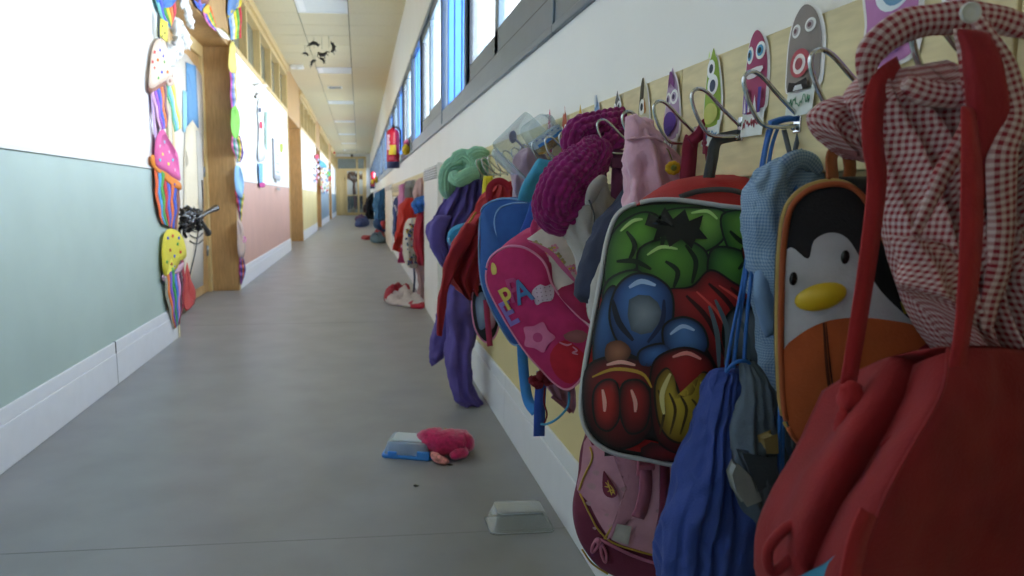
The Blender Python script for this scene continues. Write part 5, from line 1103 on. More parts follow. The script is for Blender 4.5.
# ================================================================== ON THE FLOOR
def heap(g, pts, seed, h=.03, n=26, col=None, wr=.35):
    """low crumpled pile: outline in floor pixels"""
    pl = crom([P(x, y, Z=0) for x, y in pts], 5, True); c = sum(pl, Vector()) / len(pl); rows = []
    for q, z in ((1, 0), (1.02, .25), (.93, .6), (.78, .85), (.55, 1), (.3, 1.05), (.06, 1)):
        row = []
        for p in pl:
            a = c + (p - c) * q; k = 1 + wr * 1.6 * nz(a, 14, seed); row.append(V(a.x + .008 * nz(a, 22, seed + 1) * (z > 0), a.y + .01 * nz(a, 22, seed + 2) * (z > 0), .001 + h * z * k))
        rows.append(row)
    return g.grid(rows, col=col)
t = thing('lunch_box', 'blue rimmed plastic box with frosted lid on the floor by the fuzzy slipper', 'lunch box', P(410, 458, Z=0))
c = (P(384, 458, Z=0) + P(433, 462, Z=0)) / 2 + V(.012, .07, 0); ux = V(1, -.30, 0).normalized(); uy = V(.30, 1, 0).normalized(); uz = V(0, 0, 1)
bluep = mat('bright_blue_plastic', '3a86d8', .3, var=0); frost = mat('frosted_plastic', 'dbe6ee', .25, var=0, kind='clear', metal=.40)
def rbox(g, c, wx, wy, z0, z1, r=.25, t0=1, t1=1):
    def ring(s, z):
        pts = []; hx, hy = wx / 2 * s, wy / 2 * s; rr = r * min(hx, hy)
        for qx, qy, a0 in ((1, 1, 0), (-1, 1, pi / 2), (-1, -1, pi), (1, -1, 1.5 * pi)):
            for k in range(6): a = a0 + pi / 2 * k / 5; pts.append(c + ux * (qx * (hx - rr) + rr * cos(a)) + uy * (qy * (hy - rr) + rr * sin(a)) + uz * z)
        return pts
    h = z1 - z0
    return g.grid([ring(t0 * .97, z0), ring(t0, z0 + h * .08), ring(t1, z1 - h * .12), ring(t1 * .975, z1 - h * .03), ring(t1 * .93, z1), ring(t1 * .5, z1)])
g = G(); rbox(g, c, .18, .14, .0, .012); build('rim', g, bluep, t)
g = G(); rbox(g, c, .166, .128, .010, .055, t1=.88); build('frosted_lid', g, frost, t)
g = G(); rbox(g, c, .118, .082, .055, .059, t1=.96); build('lid_panel', g, mat('milky_plastic', 'c2cfd8', .3, var=.03), t)
g = G(); boxf(g, c + ux * .06 - uy * .062 + uz * .018, ux, uy, uz, .022, .008, .012); boxf(g, c - ux * .05 - uy * .062 + uz * .016, ux, uy, uz, .016, .008, .008); build('clip', g, bluep, t, smooth=False, bevel=.003)
# fuzzy slipper
t = thing('fuzzy_slipper', 'fuzzy magenta pink slipper lying on the floor touching the blue rimmed lunch box', 'slipper', P(445, 455, Z=0))
fuzz = mat('pink_fuzz', 'c2255f', 1, bump=1, bs=220, var=.25, vs=70, sheen=.5)
def fuzzy(g, pts, r, seed):
    pl = crom([Vector(p) for p in pts], 10); rows = []; N = len(pl) - 1; up = V(0, 0, 1)
    for i, p in enumerate(pl):
        d = (pl[min(i + 1, N)] - pl[max(i - 1, 0)]).normalized(); b = (up - d * up.dot(d)).normalized(); a = d.cross(b); e = min(1, sin(pi * min(1, (i + .6) / 12) / 2), sin(pi * min(1, (N - i + .6) / 12) / 2)); row = []
        R = r[0] + (r[1] - r[0]) * i / N
        for j in range(48):
            th = 2 * pi * j / 48; q = p + (a * cos(th) * R + b * sin(th) * R * .8) * e; q = p + (q - p) * (1 + .22 * nz(q, 28, seed) + .10 * nz(q, 120, seed) + .07 * nz(q, 260, seed)); q.z = max(.001, q.z); row.append(q)
        rows.append(row)
    return g.grid(rows)
g = G(); fuzzy(g, [P(421, 436, Z=.035), P(431, 440, Z=.05), P(446, 442, Z=.05), P(460, 442, Z=.042), P(464, 450, Z=.03)], (.050, .058), 3); build('fluffy_upper', g, fuzz, t)
g = G(); fuzzy(g, [P(452, 458, Z=.02), P(458, 452, Z=.024), P(464, 446, Z=.02)], (.03, .036), 8); build('fluffy_toe', g, fuzz, t)
g = G(); fuzzy(g, [P(431, 450, Z=.022), P(437, 458, Z=.018), P(445, 461, Z=.012), P(449, 462, Z=.010)], (.019, .017), 6); build('spotted_cuff', g, mat('dotted_peach', 'd48a84', .9, var=.5, vs=90), t, label='peach cuff with coloured dots')
g = G(); fuzzy(g, [P(444, 428, Z=.055), P(451, 432, Z=.058)], (.008, .006), 7); build('inner_lining', g, mat('tan_lining', 'b08a68', .9), t)
# clear container near the front
t = thing('clear_container', 'empty clear plastic food container upside down on the floor near the skirting', 'container', P(523, 530, Z=0))
A = P(492, 535, Z=0); B = P(554, 532, Z=0); ux = (B - A).normalized(); uy = V(-ux.y, ux.x, 0); W_ = (B - A).length; c = (A + B) / 2 + uy * .052
clear2 = mat('clear_plastic_milky', 'f4f6f6', .12, var=0, kind='clear', metal=.05)
g = G(); openbox(g, c + uz * .052, ux, uy, -uz, W_ * .97, .10, .05, r=.3, taper=.80, lip=.006); build('shell', g, clear2, t)
g = G()
def rect(s, z, cut=.25):
    hx, hy = W_ * .97 / 2 * s, .05 * s; k = min(hx, hy) * cut
    return [c + ux * x + uy * y + uz * z for x, y in ((hx - k, hy), (-hx + k, hy), (-hx, hy - k), (-hx, -hy + k), (-hx + k, -hy), (hx - k, -hy), (hx, -hy + k), (hx, hy - k))]
g.tube(rect(1.07, .003), .0014, n=6, smooth=1, closed=True); g.tube(rect(.80, .051), .0012, n=6, smooth=1, closed=True)
build('rim', g, mat('plastic_edge', 'c4c8c8', .2, var=0, kind='clear', metal=.6), t)
for i, (x, y) in enumerate(((416, 486), (450, 465))): g = G(); p = P(x, y, Z=0); heap(g, [(x - 2, y), (x, y - 1), (x + 3, y), (x, y + 1)], i, .002); one('crumb', g, mat('dark_crumb', '2c2a28', .9), ('dark crumb on the floor below the lunch box', 'dark crumb close under the fuzzy slipper', 'dark crumb on the open floor left of the clear container')[i], 'crumb')
t = thing('fallen_garment', 'red and white garment crumpled on the floor below the crimson dress', 'garment', P(405, 304, Z=0))
g = G(); heap(g, [(385, 298), (392, 292), (404, 293), (415, 296), (424, 300), (426, 306), (412, 308), (398, 306), (388, 304)], 3, .06, wr=.8); build('white_cloth', g, F_('off_white_cotton', 'c0b8b8'), t)
g = G(); heap(g, [(384, 298), (390, 292), (400, 291), (410, 293), (404, 296), (393, 298), (392, 303), (386, 302)], 6, .075, wr=.7); build('red_trim', g, F_('crimson_cotton'), t)
g = G(); heap(g, [(408, 306), (420, 303), (425, 305), (422, 309), (410, 308)], 7, .035); build('red_hem', g, F_('crimson_cotton'), t)
t = thing('fallen_coat', 'red and teal coat lying on the floor by the mid corridor radiator cover', 'coat', P(378, 241, Z=0))
g = G(); heap(g, [(370, 240), (374, 237), (382, 237), (385, 240), (384, 243), (374, 243)], 8, .12, wr=.6); build('teal_body', g, F_('steel_teal', '4a6a80'), t)
g = G(); heap(g, [(374, 237.5), (380, 236), (384, 237), (385, 241), (382, 240.5), (378, 238.5)], 9, .17, wr=.6); heap(g, [(361, 238.5), (368, 237.5), (373, 238.5), (366, 240)], 10, .06); build('red_sleeve', g, F_('dull_red', '9c2c30'), t)
t = thing('fallen_jacket', 'dark navy jacket on the floor beneath the long black coat', 'jacket', P(362, 226, Z=0))
g = G(); heap(g, [(355, 225), (360, 223), (368, 222), (369, 225), (364, 227), (357, 227)], 11, .16, wr=.6); build('body', g, F_('dark_navy'), t)
one('fallen_scarf', heap(G(), [(355, 219.5), (360, 218), (366, 219), (362, 221), (356, 221)], 12, .14, wr=.5), F_('plum_dark', '5a2a5c'), 'plum coloured bundle on the floor behind the dark navy jacket', 'bundle')

# ================================================================== EXTINGUISHERS
def extinguisher(x, Y, zb, h, lb):
    X = WR - .11; c = V(X, Y, zb); t = thing('fire_extinguisher', lb, 'fire extinguisher', c, 'red fire extinguishers on the right wall'); r = .085
    def lathe(prof): g = G(); g.grid([[c + V(cos(2 * pi * j / 32) * q, sin(2 * pi * j / 32) * q, z) for j in range(32)] for q, z in prof]); return g
    build('base_ring', lathe([(r * .9, 0), (r * 1.0, .01), (r * 1.0, .08), (r * .98, .085)]), mat('navy_plastic', '28305c', .4, var=0), t)
    build('cylinder', lathe([(r * .95, .08), (r, .085), (r, h * .78), (r * .93, h * .84), (r * .7, h * .885), (r * .35, h * .905), (r * .3, h * .93)]), mat('extinguisher_red', 'c41c34', .25, var=.02), t)
    g = G(); g.grid([[c + V(cos(a) * r * 1.008, sin(a) * r * 1.008, z) for a in [-2.35 + .12 * k for k in range(11)]] for z in (.17, .17 + h * .22)], closed=False, cap=False, col='e8c428'); 
    g.grid([[c + V(cos(a) * r * 1.008, sin(a) * r * 1.008, z) for a in [-2.35 + .12 * k for k in range(11)]] for z in (.10, .15)], closed=False, cap=False, col='c43a50')
    for k in range(5):
        z = h * (.42 + .07 * k); g.grid([[c + V(cos(a) * r * 1.01, sin(a) * r * 1.01, zz) for a in [-2.75 + .1 * q for q in range(7 - k % 2)]] for zz in (z, z + .035)], closed=False, cap=False, col='e2b8c4')
    build('label', g, PRINT, t, label='yellow and white printed label')
    g = G().tube([c + V(0, 0, h * .9), c + V(0, 0, h * .97)], .022, smooth=1); g.box(tuple(c + V(-.02, -.10, h * .95)), tuple(c + V(.02, .02, h * .965))); g.box(tuple(c + V(-.015, -.09, h * .99)), tuple(c + V(.015, .02, h * 1.0))); build('valve', g, mat('black_metal', '1c1c20', .4, .4, var=0), t, smooth=False, bevel=.003)
    build('hose', G().tube([c + V(.02, 0, h * .95), c + V(.09, -.01, h * .9), c + V(.1, -.02, h * .7), c + V(.096, -.02, h * .4)], .011), mat('black_rubber', '15151a', .6, var=0), t)
    build('wall_bracket', G().box((X + .05, Y - .03, zb + h * .6), (WR, Y + .03, zb + h * .66)), mat('black_metal'), t, smooth=False)
extinguisher(0, 9.1, 1.285, .56, 'red fire extinguisher with yellow label on the right wall, the nearer of two')
extinguisher(0, 23.5, 1.2, .62, 'tiny distant red fire extinguisher far down the right wall')
t = thing('soft_toy', 'small yellow and pink soft toy on the window ledge just past the near extinguisher', 'toy', V(WR - .02, 7.6, 1.38))
g = G(); c = V(WR - .02, 7.6, 1.40); g.ball(c + V(-.02, 0, .02), (.05, .09, .055), jit=.3); build('body', g, mat('yellow_plush', 'd8b830', .9), t)
build('pink_part', G().ball(c + V(-.0, .12, .09), (.03, .07, .05), jit=.3).ball(c + V(-.02, .02, .09), (.03, .04, .035)), mat('pink_plush', 'd46a94', .9), t)
t = thing('soft_toy', 'tiny yellow toy on the window ledge beside the distant extinguisher', 'toy', V(WR - .02, 21, 1.36)); build('body', G().ball(V(WR - .03, 21, 1.42), (.07, .3, .07), jit=.3), mat('yellow_plush'), t); build('ears', G().ball(V(WR - .05, 20.8, 1.5), (.03, .08, .03)), mat('yellow_plush'), t)

# ================================================================== PAPER DECORATIONS (left side)
LXP = WL + .02
def pap(g, pts, c, dx=0.0, X=LXP, sm=4, wob=.006, Yp=None):
    pl = [(p.x, p.y) for p in (crom([(x, y, 0) for x, y in pts], sm, True) if sm > 1 else [V(x, y, 0) for x, y in pts])]
    def q(x, y, o=0):
        p = P(x, y, X=X + dx) if Yp is None else P(x, y, Y=Yp - dx)
        w_ = wob * nz(p, 6, 3) * 1.5
        return p + (V(w_ + o, 0, 0) if Yp is None else V(0, w_ - o, 0))
    cx = sum(p[0] for p in pl) / len(pl); cy = sum(p[1] for p in pl) / len(pl); n = len(pl); vs = []; fs = []
    for k in (1, .6): vs += [q(cx + (x - cx) * k, cy + (y - cy) * k) for x, y in pl]
    vs.append(q(cx, cy)); vs += [q(x, y, -.0012) for x, y in pl]
    for j in range(n): m = (j + 1) % n; fs += [(j, m, n + m, n + j), (n + j, n + m, 2 * n), (2 * n + 1 + j, 2 * n + 1 + m, m, j)]
    fs.append(tuple(2 * n + 1 + j for j in reversed(range(n))))
    g.add(vs, fs, c)
def rainbow(g, Lp, Rp, cols, dx=0, X=LXP, Yp=None):
    L_ = crom([(x, y, 0) for x, y in Lp], 4); R_ = crom([(x, y, 0) for x, y in Rp], 4); n = len(cols)
    L_ = [L_[int(i * (len(L_) - 1) / 12)] for i in range(13)]; R_ = [R_[int(i * (len(R_) - 1) / 12)] for i in range(13)]
    for k, c in enumerate(cols):
        rows = []
        for a, b in zip(L_, R_):
            r = []
            for t_ in (k / n, (k + 1) / n):
                v = a.lerp(b, t_); p = P(v.x, v.y, X=X + dx) if Yp is None else P(v.x, v.y, Y=Yp - dx); w_ = .004 * sin(v.y * .25 + k) ; r.append(p + (V(w_, 0, 0) if Yp is None else V(0, w_, 0)))
            rows.append([r[0], r[1], r[1] - V(.0015, 0, 0), r[0] - V(.0015, 0, 0)])
        g.grid(rows, col=c)
def sprinkles(g, pts, cols, X=LXP, dx=.006, s=1.6, Yp=None):
    for i, (x, y) in enumerate(pts): pap(g, [(x - s * .5, y - s), (x + s * .6, y - s * .8), (x + s * .5, y + s), (x - s * .6, y + s * .8)], cols[i % len(cols)], dx, X, 1, Yp=Yp)
RB = ['c05a9c', '4a6ad0', 'd85a30', '6a5ab0', '58a848', 'e8d048', '48b0d0']
def cake(lb, top, tc, wL, wR, wc, spk, sc, cat='paper cupcake', extra=None, X=LXP, Yp=None, grp='paper cupcakes around the near doorway'):
    p0 = P(*top[0], X=X) if Yp is None else P(*top[0], Y=Yp)
    t = thing('paper_cupcake', lb, 'paper decoration', p0, grp)
    if wL: g = G(); rainbow(g, wL, wR, wc, X=X, Yp=Yp); build('wrapper', g, PAPER, t)
    g = G(); pap(g, top, tc, .004, X, Yp=Yp); sprinkles(g, spk, sc, X, Yp=Yp)
    if extra: pap(g, extra[0], extra[1], .002, X, Yp=Yp)
    build('topping', g, PAPER, t)
    return t
cake('rainbow striped paper cone at the very top left of the doorway', [(153, -12), (170, -16), (178, -6), (172, 6), (160, 6)], '4878c8', [(154, -5), (158, 10), (166, 24), (170, 28)], [(176, -5), (176, 10), (174, 22), (172, 28)], ['6ab0a8', '4a58c0', '3f9848', 'd8c038', 'e8783c', 'c03848'], [(162, -4)], ['e8d048'])
t = thing('paper_patch', 'small yellow paper piece with dots between the striped cone and cream cupcake', 'paper decoration', P(163, 30, X=LXP)); g = G(); pap(g, [(161, 18), (168, 22), (167, 42), (160, 36)], 'e0d450', .003, sm=1); build('sheet', g, PAPER, t); g = G(); sprinkles(g, [(163, 26), (165, 33), (163, 36)], ['504830'], s=.9); build('dots', g, PAPER, t)
t = thing('dark_ribbon', 'dark strip of ribbon above the cream paper cupcake', 'ribbon', P(158, 12, X=LXP)); build('strip', G().ribbon([P(158, 12, X=LXP + .01), P(158.5, 25, X=LXP + .01), P(159, 38, X=LXP + .01)], .04, .001, face=(1, 0, 0)), F_('dark_green_ribbon', '2c3c40'), t)
cake('cream paper cupcake with coloured sprinkles and brown icing edge', [(151, 60), (154, 44), (161, 38), (166, 44), (170, 62), (173, 75), (166, 80), (160, 84), (150, 88), (149, 75)], 'e6cdb8', [(151, 88), (154, 105), (158, 120), (160, 130)], [(166, 80), (167, 100), (168, 115), (168, 128)], ['d8a8c8', '9a5ac0', '5a6ad8', 'e8804a', '8c6068'], [(155, 52), (160, 50), (158, 60), (165, 62), (155, 68), (162, 72), (168, 72), (159, 78), (153, 62), (164, 56)], ['d84848', '4a58c8', 'e07838', '48a048'], extra=([(149, 84), (158, 80), (167, 75), (173, 72), (172, 80), (165, 85), (156, 90), (150, 93)], '9c6c5c'))
cake('tall pale rainbow paper strips below the cream cupcake', [(166, 78), (172, 76), (174, 84), (168, 86)], 'c8b0a0', [(166, 82), (168, 98), (172, 114), (174, 132)], [(174, 78), (177, 98), (180, 114), (182, 128)], ['58a878', '60b8c8', 'a8d8e0', 'e8d848', 'f0e890'], [(170, 81)], ['a07060'])
cake('bright pink paper cupcake with orange edge and rainbow wrapper', [(155, 152), (156, 138), (163, 129), (169, 138), (176, 150), (180, 165), (181, 180), (174, 178), (166, 172), (157, 166)], 'd8609c', [(155, 166), (155, 185), (158, 210), (163, 224)], [(180, 186), (180, 200), (179, 215), (176, 230)], ['e06030', '4a9ad0', '58a048', 'c83838', '5a68c8', 'e0703c', '3f5ac0', '8c5a50'], [(160, 146), (165, 142), (163, 154), (169, 152), (173, 160), (168, 164), (175, 170), (160, 160)], ['f0a8c8', '58c0d0', 'f0e060'], extra=([(152, 155), (158, 158), (165, 168), (175, 178), (181, 184), (180, 190), (170, 184), (160, 174), (152, 165)], 'e0842c'))
cake('mustard yellow paper cupcake with sprinkles, lowest of the left garland', [(163, 240), (167, 230), (176, 230), (184, 240), (186, 256), (180, 262), (174, 272), (165, 276), (162, 262)], 'd2c43c', [(164, 274), (166, 295), (170, 315), (174, 329)], [(183, 258), (185, 275), (184, 300), (180, 324)], ['9a9888', 'e07838', '7a58c0', '40a050', '4a78d0', 'e098c8', '5a3a48', 'a02838'], [(168, 238), (173, 236), (178, 244), (170, 250), (175, 256), (181, 252), (167, 262), (172, 264), (179, 238)], ['3f58b8', 'c83c30', '3f9848', 'a85028'], extra=([(162, 276), (170, 270), (178, 266), (184, 262), (182, 270), (172, 276), (165, 282)], 'c8a0b0'))
t = thing('paper_streamer', 'pale blue and red paper strip twisting under the striped cone', 'paper decoration', P(172, 60, X=LXP)); g = G(); g.ribbon([P(152, 95, X=LXP - .005), P(155, 130, X=LXP), P(158, 150, X=LXP)], .05, .001, face=(1, 0, 0)); build('strip', g, F_('lilac_paper', 'c8a8d0'), t)
# alcove: white paper tufts, mural on the door, red paper, black creature
AX_ = WL - .26
MU = ([(172, 88), (190, 62), (204, 62), (203, 130), (189, 128), (187, 108), (176, 112)])
t = thing('door_mural', 'white and beige paper figure drawing covering the near door', 'poster', P(196, 290, X=AX_))
g = G(); pap(g, [(170, 40), (188, 56), (203.5, 78), (203.5, 285), (172, 302), (168, 180)], 'cfc8bc', -.004, AX_ + .02, 1, .002); build('sheet', g, PAPER, t)
g = G(); pap(g, [(186, 62), (196, 66), (199, 128), (187, 126)], '5f8fb8', .002, AX_ + .02, 1, .002); pap(g, [(183, 90), (187, 92), (187, 132), (183, 132)], '8fc4dc', .003, AX_ + .02, 1, .002); build('blue_paper', g, PAPER, t)
g = G(); pap(g, [(186, 128), (199, 130), (202, 200), (196, 250), (190, 285), (184, 286), (184, 200)], 'd9cdb4', .004, AX_ + .02, 2, .002); pap(g, [(196, 130), (202, 134), (203, 210), (199, 215)], 'b9b4aa', .006, AX_ + .02, 1, .002); build('figure', g, PAPER, t)
g = G()
for pts in ([(190, 228), (196, 232), (202, 226)], [(190, 235), (197, 238), (203, 233)], [(190, 241), (197, 244), (203, 240)], [(199, 222), (196, 248), (191, 270), (188, 284)], [(201, 215), (203, 208), (202, 180)]): g.tube([P(x, y, X=AX_ + .032) for x, y in pts], .005, n=5)
build('drawn_line', g, mat('ink', '3a3a40', .8, var=0), t)
g = G(); pap(g, [(187, 262), (191, 280), (196, 292), (194, 304), (186, 311), (183, 300), (184, 280)], 'b8403c', .07, AX_ + .02, 2); tag(build('red_paper', g, PAPER), 'torn red paper at the floor beside the lowest yellow paper cupcake', 'paper decoration')
t = thing('cotton_cloud', 'long white tuft of crumpled paper hanging in the near doorway', 'paper decoration', P(178, 60, X=WL - .02))
g = G(); rnd = random.Random(7)
for k in range(34):
    f_ = k / 34; x = 170 + 12 * sin(f_ * 5 + .4) + rnd.uniform(-3, 5); y = 24 + f_ * 56; g.ball(P(x, y, X=WL - .03 + rnd.uniform(-.02, .02)), (.03, .07, .05), 12, 8, jit=.9, seed=k)
build('crumple', g, mat('white_tissue', 'e4e4e2', .9, var=.03), t)
g = G()
for k in range(10): g.ball(P(182 + k * .9 + rnd.uniform(-2, 2), -4 + k * 2.9, X=WL - .01), (.02, .045, .045), 10, 7, jit=.9, seed=k + 40)
build('upper_wisp', g, mat('white_tissue'), t)
t = thing('black_paper_spider', 'crumpled black plastic creature with stick legs fixed in the near doorway', 'decoration', P(190, 235, X=WL - .02))
g = G(); rnd = random.Random(8)
for k in range(22): g.ball(P(rnd.uniform(182, 199), rnd.uniform(212, 228), X=WL + .0 + rnd.uniform(-.03, .03)), (.025, .06, .035), 10, 7, jit=1.3, seed=k)
build('body', g, mat('black_bin_bag', '1c1d20', .25, var=.2, bump=.3, bs=60), t)
for pts in ([(196, 219), (206, 213), (216, 208)], [(200, 220), (204, 226), (208, 233)]):
    g = G(); g.tube([P(x, y, X=WL + .02) for x, y in pts], lambda q: .018 + .012 * q ** 4, n=8, smooth=3); build('leg', g, mat('black_bin_bag'), t)
g = G(); 
for pts in ([(184, 222), (180, 228), (179, 236)], [(188, 226), (184, 232), (186, 237)], [(178, 208), (184, 212), (190, 214)]): g.tube([P(x, y, X=WL - .01) for x, y in pts], .012, n=6, smooth=3)
build('leg', g, mat('black_bin_bag'), t)
# garland across the lintel
def lint(lb, top, tc, L_, R_, cols, nm='paper_cone'):
    t = thing(nm, lb, 'paper decoration', P(*top[0], X=LXP), 'paper pieces across the near lintel'); g = G(); rainbow(g, L_, R_, cols, X=LXP); build('stripes', g, PAPER, t); g = G(); pap(g, top, tc, .004); build('rim', g, PAPER, t)
lint('blue and brown striped paper cup hanging from the near lintel', [(190, -4), (202, 4), (211, -2), (209, -8), (196, -10)], '7a4a40', [(192, -6), (196, 6), (201, 11)], [(211, -6), (208, 6), (203, 12)], ['4a68c8', '7a68c8', '5a88d0', '8c5a4a'])
lint('orange, yellow and pink paper strips slanting along the near lintel', [(203, 10), (208, 4), (212, 10), (207, 14)], 'd8b048', [(203, 12), (208, 24), (215, 31)], [(211, 6), (214, 18), (219, 30)], ['d878b0', '5a68c8', 'e8c838', '60b058', 'e07030'])
lint('white and green ended paper strip at the right end of the near lintel', [(216, 28), (220, 29), (228, 36), (230, 40), (222, 37)], 'e0dcd0', [(219, 30), (225, 35), (228, 40)], [(222, 28), (229, 34), (231, 39)], ['e8e4d8', '8c7a3c'])
# right garland at the doorway's far edge (Y 6.8)
RX = WL + .02
def gar(lb, parts):
    t = thing('paper_ice_cream', lb, 'paper decoration', P(*parts[0][1][0], X=RX), 'right-hand paper garland of the near doorway')
    for nm, a, b, c in parts:
        g = G()
        if isinstance(c, list): rainbow(g, a, b, c, X=RX)
        else: pap(g, a, c, .004, RX)
        build(nm, g, PAPER, t)
gar('blue, yellow and red paper strips at the top of the right-hand garland', [('stripes', [(229, 16), (230, 30), (231, 40)], [(241, 6), (242, 22), (241, 38)], ['7aa0d0', 'd0d8e0', 'e8d838', '60b048', 'c83038']), ('crest', [(228, 4), (229, -6), (240, -4), (241, 4), (236, 8), (232, 16), (228, 14)], None, '6a90c8'), ('yellow_edge', [(236, 5), (241, -2), (241, 6), (233, 10), (229, 18), (229, 13)], None, 'e0cc30')])
gar('pale yellow paper scoop with blue and orange strips under it', [('scoop', [(230, 44), (234, 42), (236, 56), (237, 70), (232, 73), (229, 66), (229, 52)], None, 'e4d270'), ('stripes', [(230, 71), (230.5, 90), (231, 108)], [(236, 72), (236.5, 90), (237, 108)], ['c858a0', '6a80d0', 'a8b8d8', 'e8c858'])])
gar('bright green paper scoop with curved striped tail', [('scoop', [(231, 112), (235, 106), (239, 112), (240, 128), (237, 138), (232, 134)], None, '80cc50'), ('stripes', [(232, 134), (232, 148), (236, 158)], [(240, 136), (244, 152), (240, 163)], ['d8609c', '50a8a0', 'd8c8e0', '58a048', 'e8c838', '7a58a8'])])
gar('light blue dotted paper scoop with dark striped cone', [('scoop', [(235, 170), (238, 165), (242, 172), (244, 186), (242, 198), (236, 190)], None, '8ab8e0'), ('stripes', [(235, 190), (237, 205), (240, 218)], [(244, 194), (243, 206), (241, 222)], ['c83c50', '4a58c8', '48a088', 'e8d838'])])
gar('brownish paper scoop with pink spots, lowest of the right-hand garland', [('scoop', [(237, 222), (242, 224), (245, 238), (245, 254), (241, 260), (238, 252)], None, 'b8a094'), ('stripes', [(239, 258), (239.5, 270), (240, 283)], [(244, 256), (245.5, 270), (242, 285)], ['c858a0', '4858c0', 'e07030', '7a58a8']), ('spot', [(243, 236), (246, 238), (245.5, 243), (243, 242)], None, 'e08cc0')])
# wall beyond the doorway: hanging figure, framed notice, wispy paper
def patch_part(nm, t, *q): g = G(); pap(g, *q); build(nm, g, PAPER, t)
t = thing('paper_figure', 'white and pale blue paper figure hung on the white wall above the pink dado', 'paper decoration', P(261, 187, X=RX), None)
g = G(); pap(g, [(258, 104), (262, 100), (264, 112), (263, 135), (266, 158), (258, 160), (259, 135)], 'dfe2e6', 0, RX, 3); build('body', g, PAPER, t)
patch_part('red_heart', t, [(260, 122), (262, 122), (262, 128), (260, 128)], 'c83858', .006, RX, 2); patch_part('blue_leg', t, [(258.5, 163), (263, 163), (262.5, 184), (259.5, 184)], '7ab0e0', .004, RX, 1); patch_part('magenta_shoe', t, [(260, 183), (265, 183), (265, 187), (260, 187)], 'b83c88', .006, RX, 2); patch_part('eye', t, [(259, 108), (261, 108), (261, 112), (259, 112)], '404860', .006, RX, 2); patch_part('green_strip', t, [(266, 112), (267.5, 112), (267.5, 150), (266, 150)], 'a8d8c8', .004, RX, 1)
t = thing('hanging_paper', 'pale torn paper wisp high on the white wall near the clerestory', 'paper decoration', P(262, 86, X=RX)); g = G(); pap(g, [(255, 85), (263, 84), (269, 86), (262, 88)], 'd8d0c4', .03, RX, 2); build('wisp', g, PAPER, t); g = G(); pap(g, [(256, 96), (260, 92), (261, 98), (258, 99)], 'c0bcb8', .01, RX, 2); build('scrap', g, PAPER, t)
t = thing('framed_notice', 'narrow grey framed notice on the white wall beside the second doorway', 'notice', P(277, 180, X=RX)); a = P(273, 140, X=RX); b = P(280, 170, X=RX); lo = P(276, 179, X=RX).z; hi = P(276, 140, X=RX).z
build('frame', G().box((WL, a.y, lo), (WL + .03, b.y, hi)), mat('grey_frame', '9a9ca0', .4, var=0), t, smooth=False, bevel=.004)
g = G().box((WL + .03, a.y + .06, lo + .06), (WL + .033, b.y - .06, hi - .06), 'd4dcd8')
for k in range(5): g.box((WL + .033, a.y + .15, hi - .2 - .12 * k), (WL + .035, b.y - .2, hi - .23 - .12 * k), '8a9498')
build('sheet', g, PRINT, t, smooth=False)
one('green_ornament', (lambda g: (pap(g, [(280, 144), (283, 144), (283, 152), (280, 152)], '9aa838', .0, RX + .012, 2), g)[1])(G()), PAPER, 'tiny green paper ornament at the edge of the second doorway', 'paper decoration')
# far decorations
t = thing('paper_collage', 'busy multicoloured paper collage on the left wall past the third doorway', 'paper decoration', P(325, 190, X=RX)); rnd = random.Random(21); g = G()
for k in range(70):
    x = rnd.uniform(320.5, 330); y = rnd.uniform(162 + (x - 320) * .6, 193); pap(g, [(x - .8, y), (x, y - 1.5), (x + .8, y), (x, y + 1.5)], rnd.choice(['3f88c8', '58a050', 'd8c048', 'c84858', 'e0e0dc', '5a4a8c', 'c8a070', 'dfe6ea']), .01 + .002 * (k % 7), RX, 1)
build('collage', g, PAPER, t); g = G(); pap(g, [(320, 160), (326, 164), (326, 168), (320, 166)], '4a9ad8', .03, RX, 2); build('blue_banner', g, PAPER, t)
t = thing('paper_garland', 'pale pink and lilac paper garland hanging at the third doorway post', 'paper decoration', P(317, 180, X=RX)); g = G()
for k in range(26): x = 317 + 1.8 * sin(k) ; y = 158 + k * .95; pap(g, [(x - 1, y), (x, y - 1.4), (x + 1, y), (x, y + 1.4)], rnd.choice(['e0c8d8', 'c890b0', '88b8d8', 'e8e4e0', 'c04868']), .01 + .002 * (k % 5), RX + .012, 1)
build('strands', g, PAPER, t); g = G(); pap(g, [(315.5, 156), (318, 154), (319, 158), (316, 159)], 'd04a6a', .02, RX + .012, 2); build('bow', g, PAPER, t)
t = thing('green_red_ornament', 'small green and red paper ornament on the last doorway post', 'paper decoration', P(330, 178, X=RX + .012)); g = G(); pap(g, [(328.6, 172), (330.4, 172), (330.4, 176), (328.6, 176)], '48b058', .02, RX + .012, 2); build('leaf', g, PAPER, t); g = G(); pap(g, [(329, 176), (331.6, 177), (331.2, 181), (329.4, 180)], 'b03030', .02, RX + .012, 2); build('berry', g, PAPER, t)

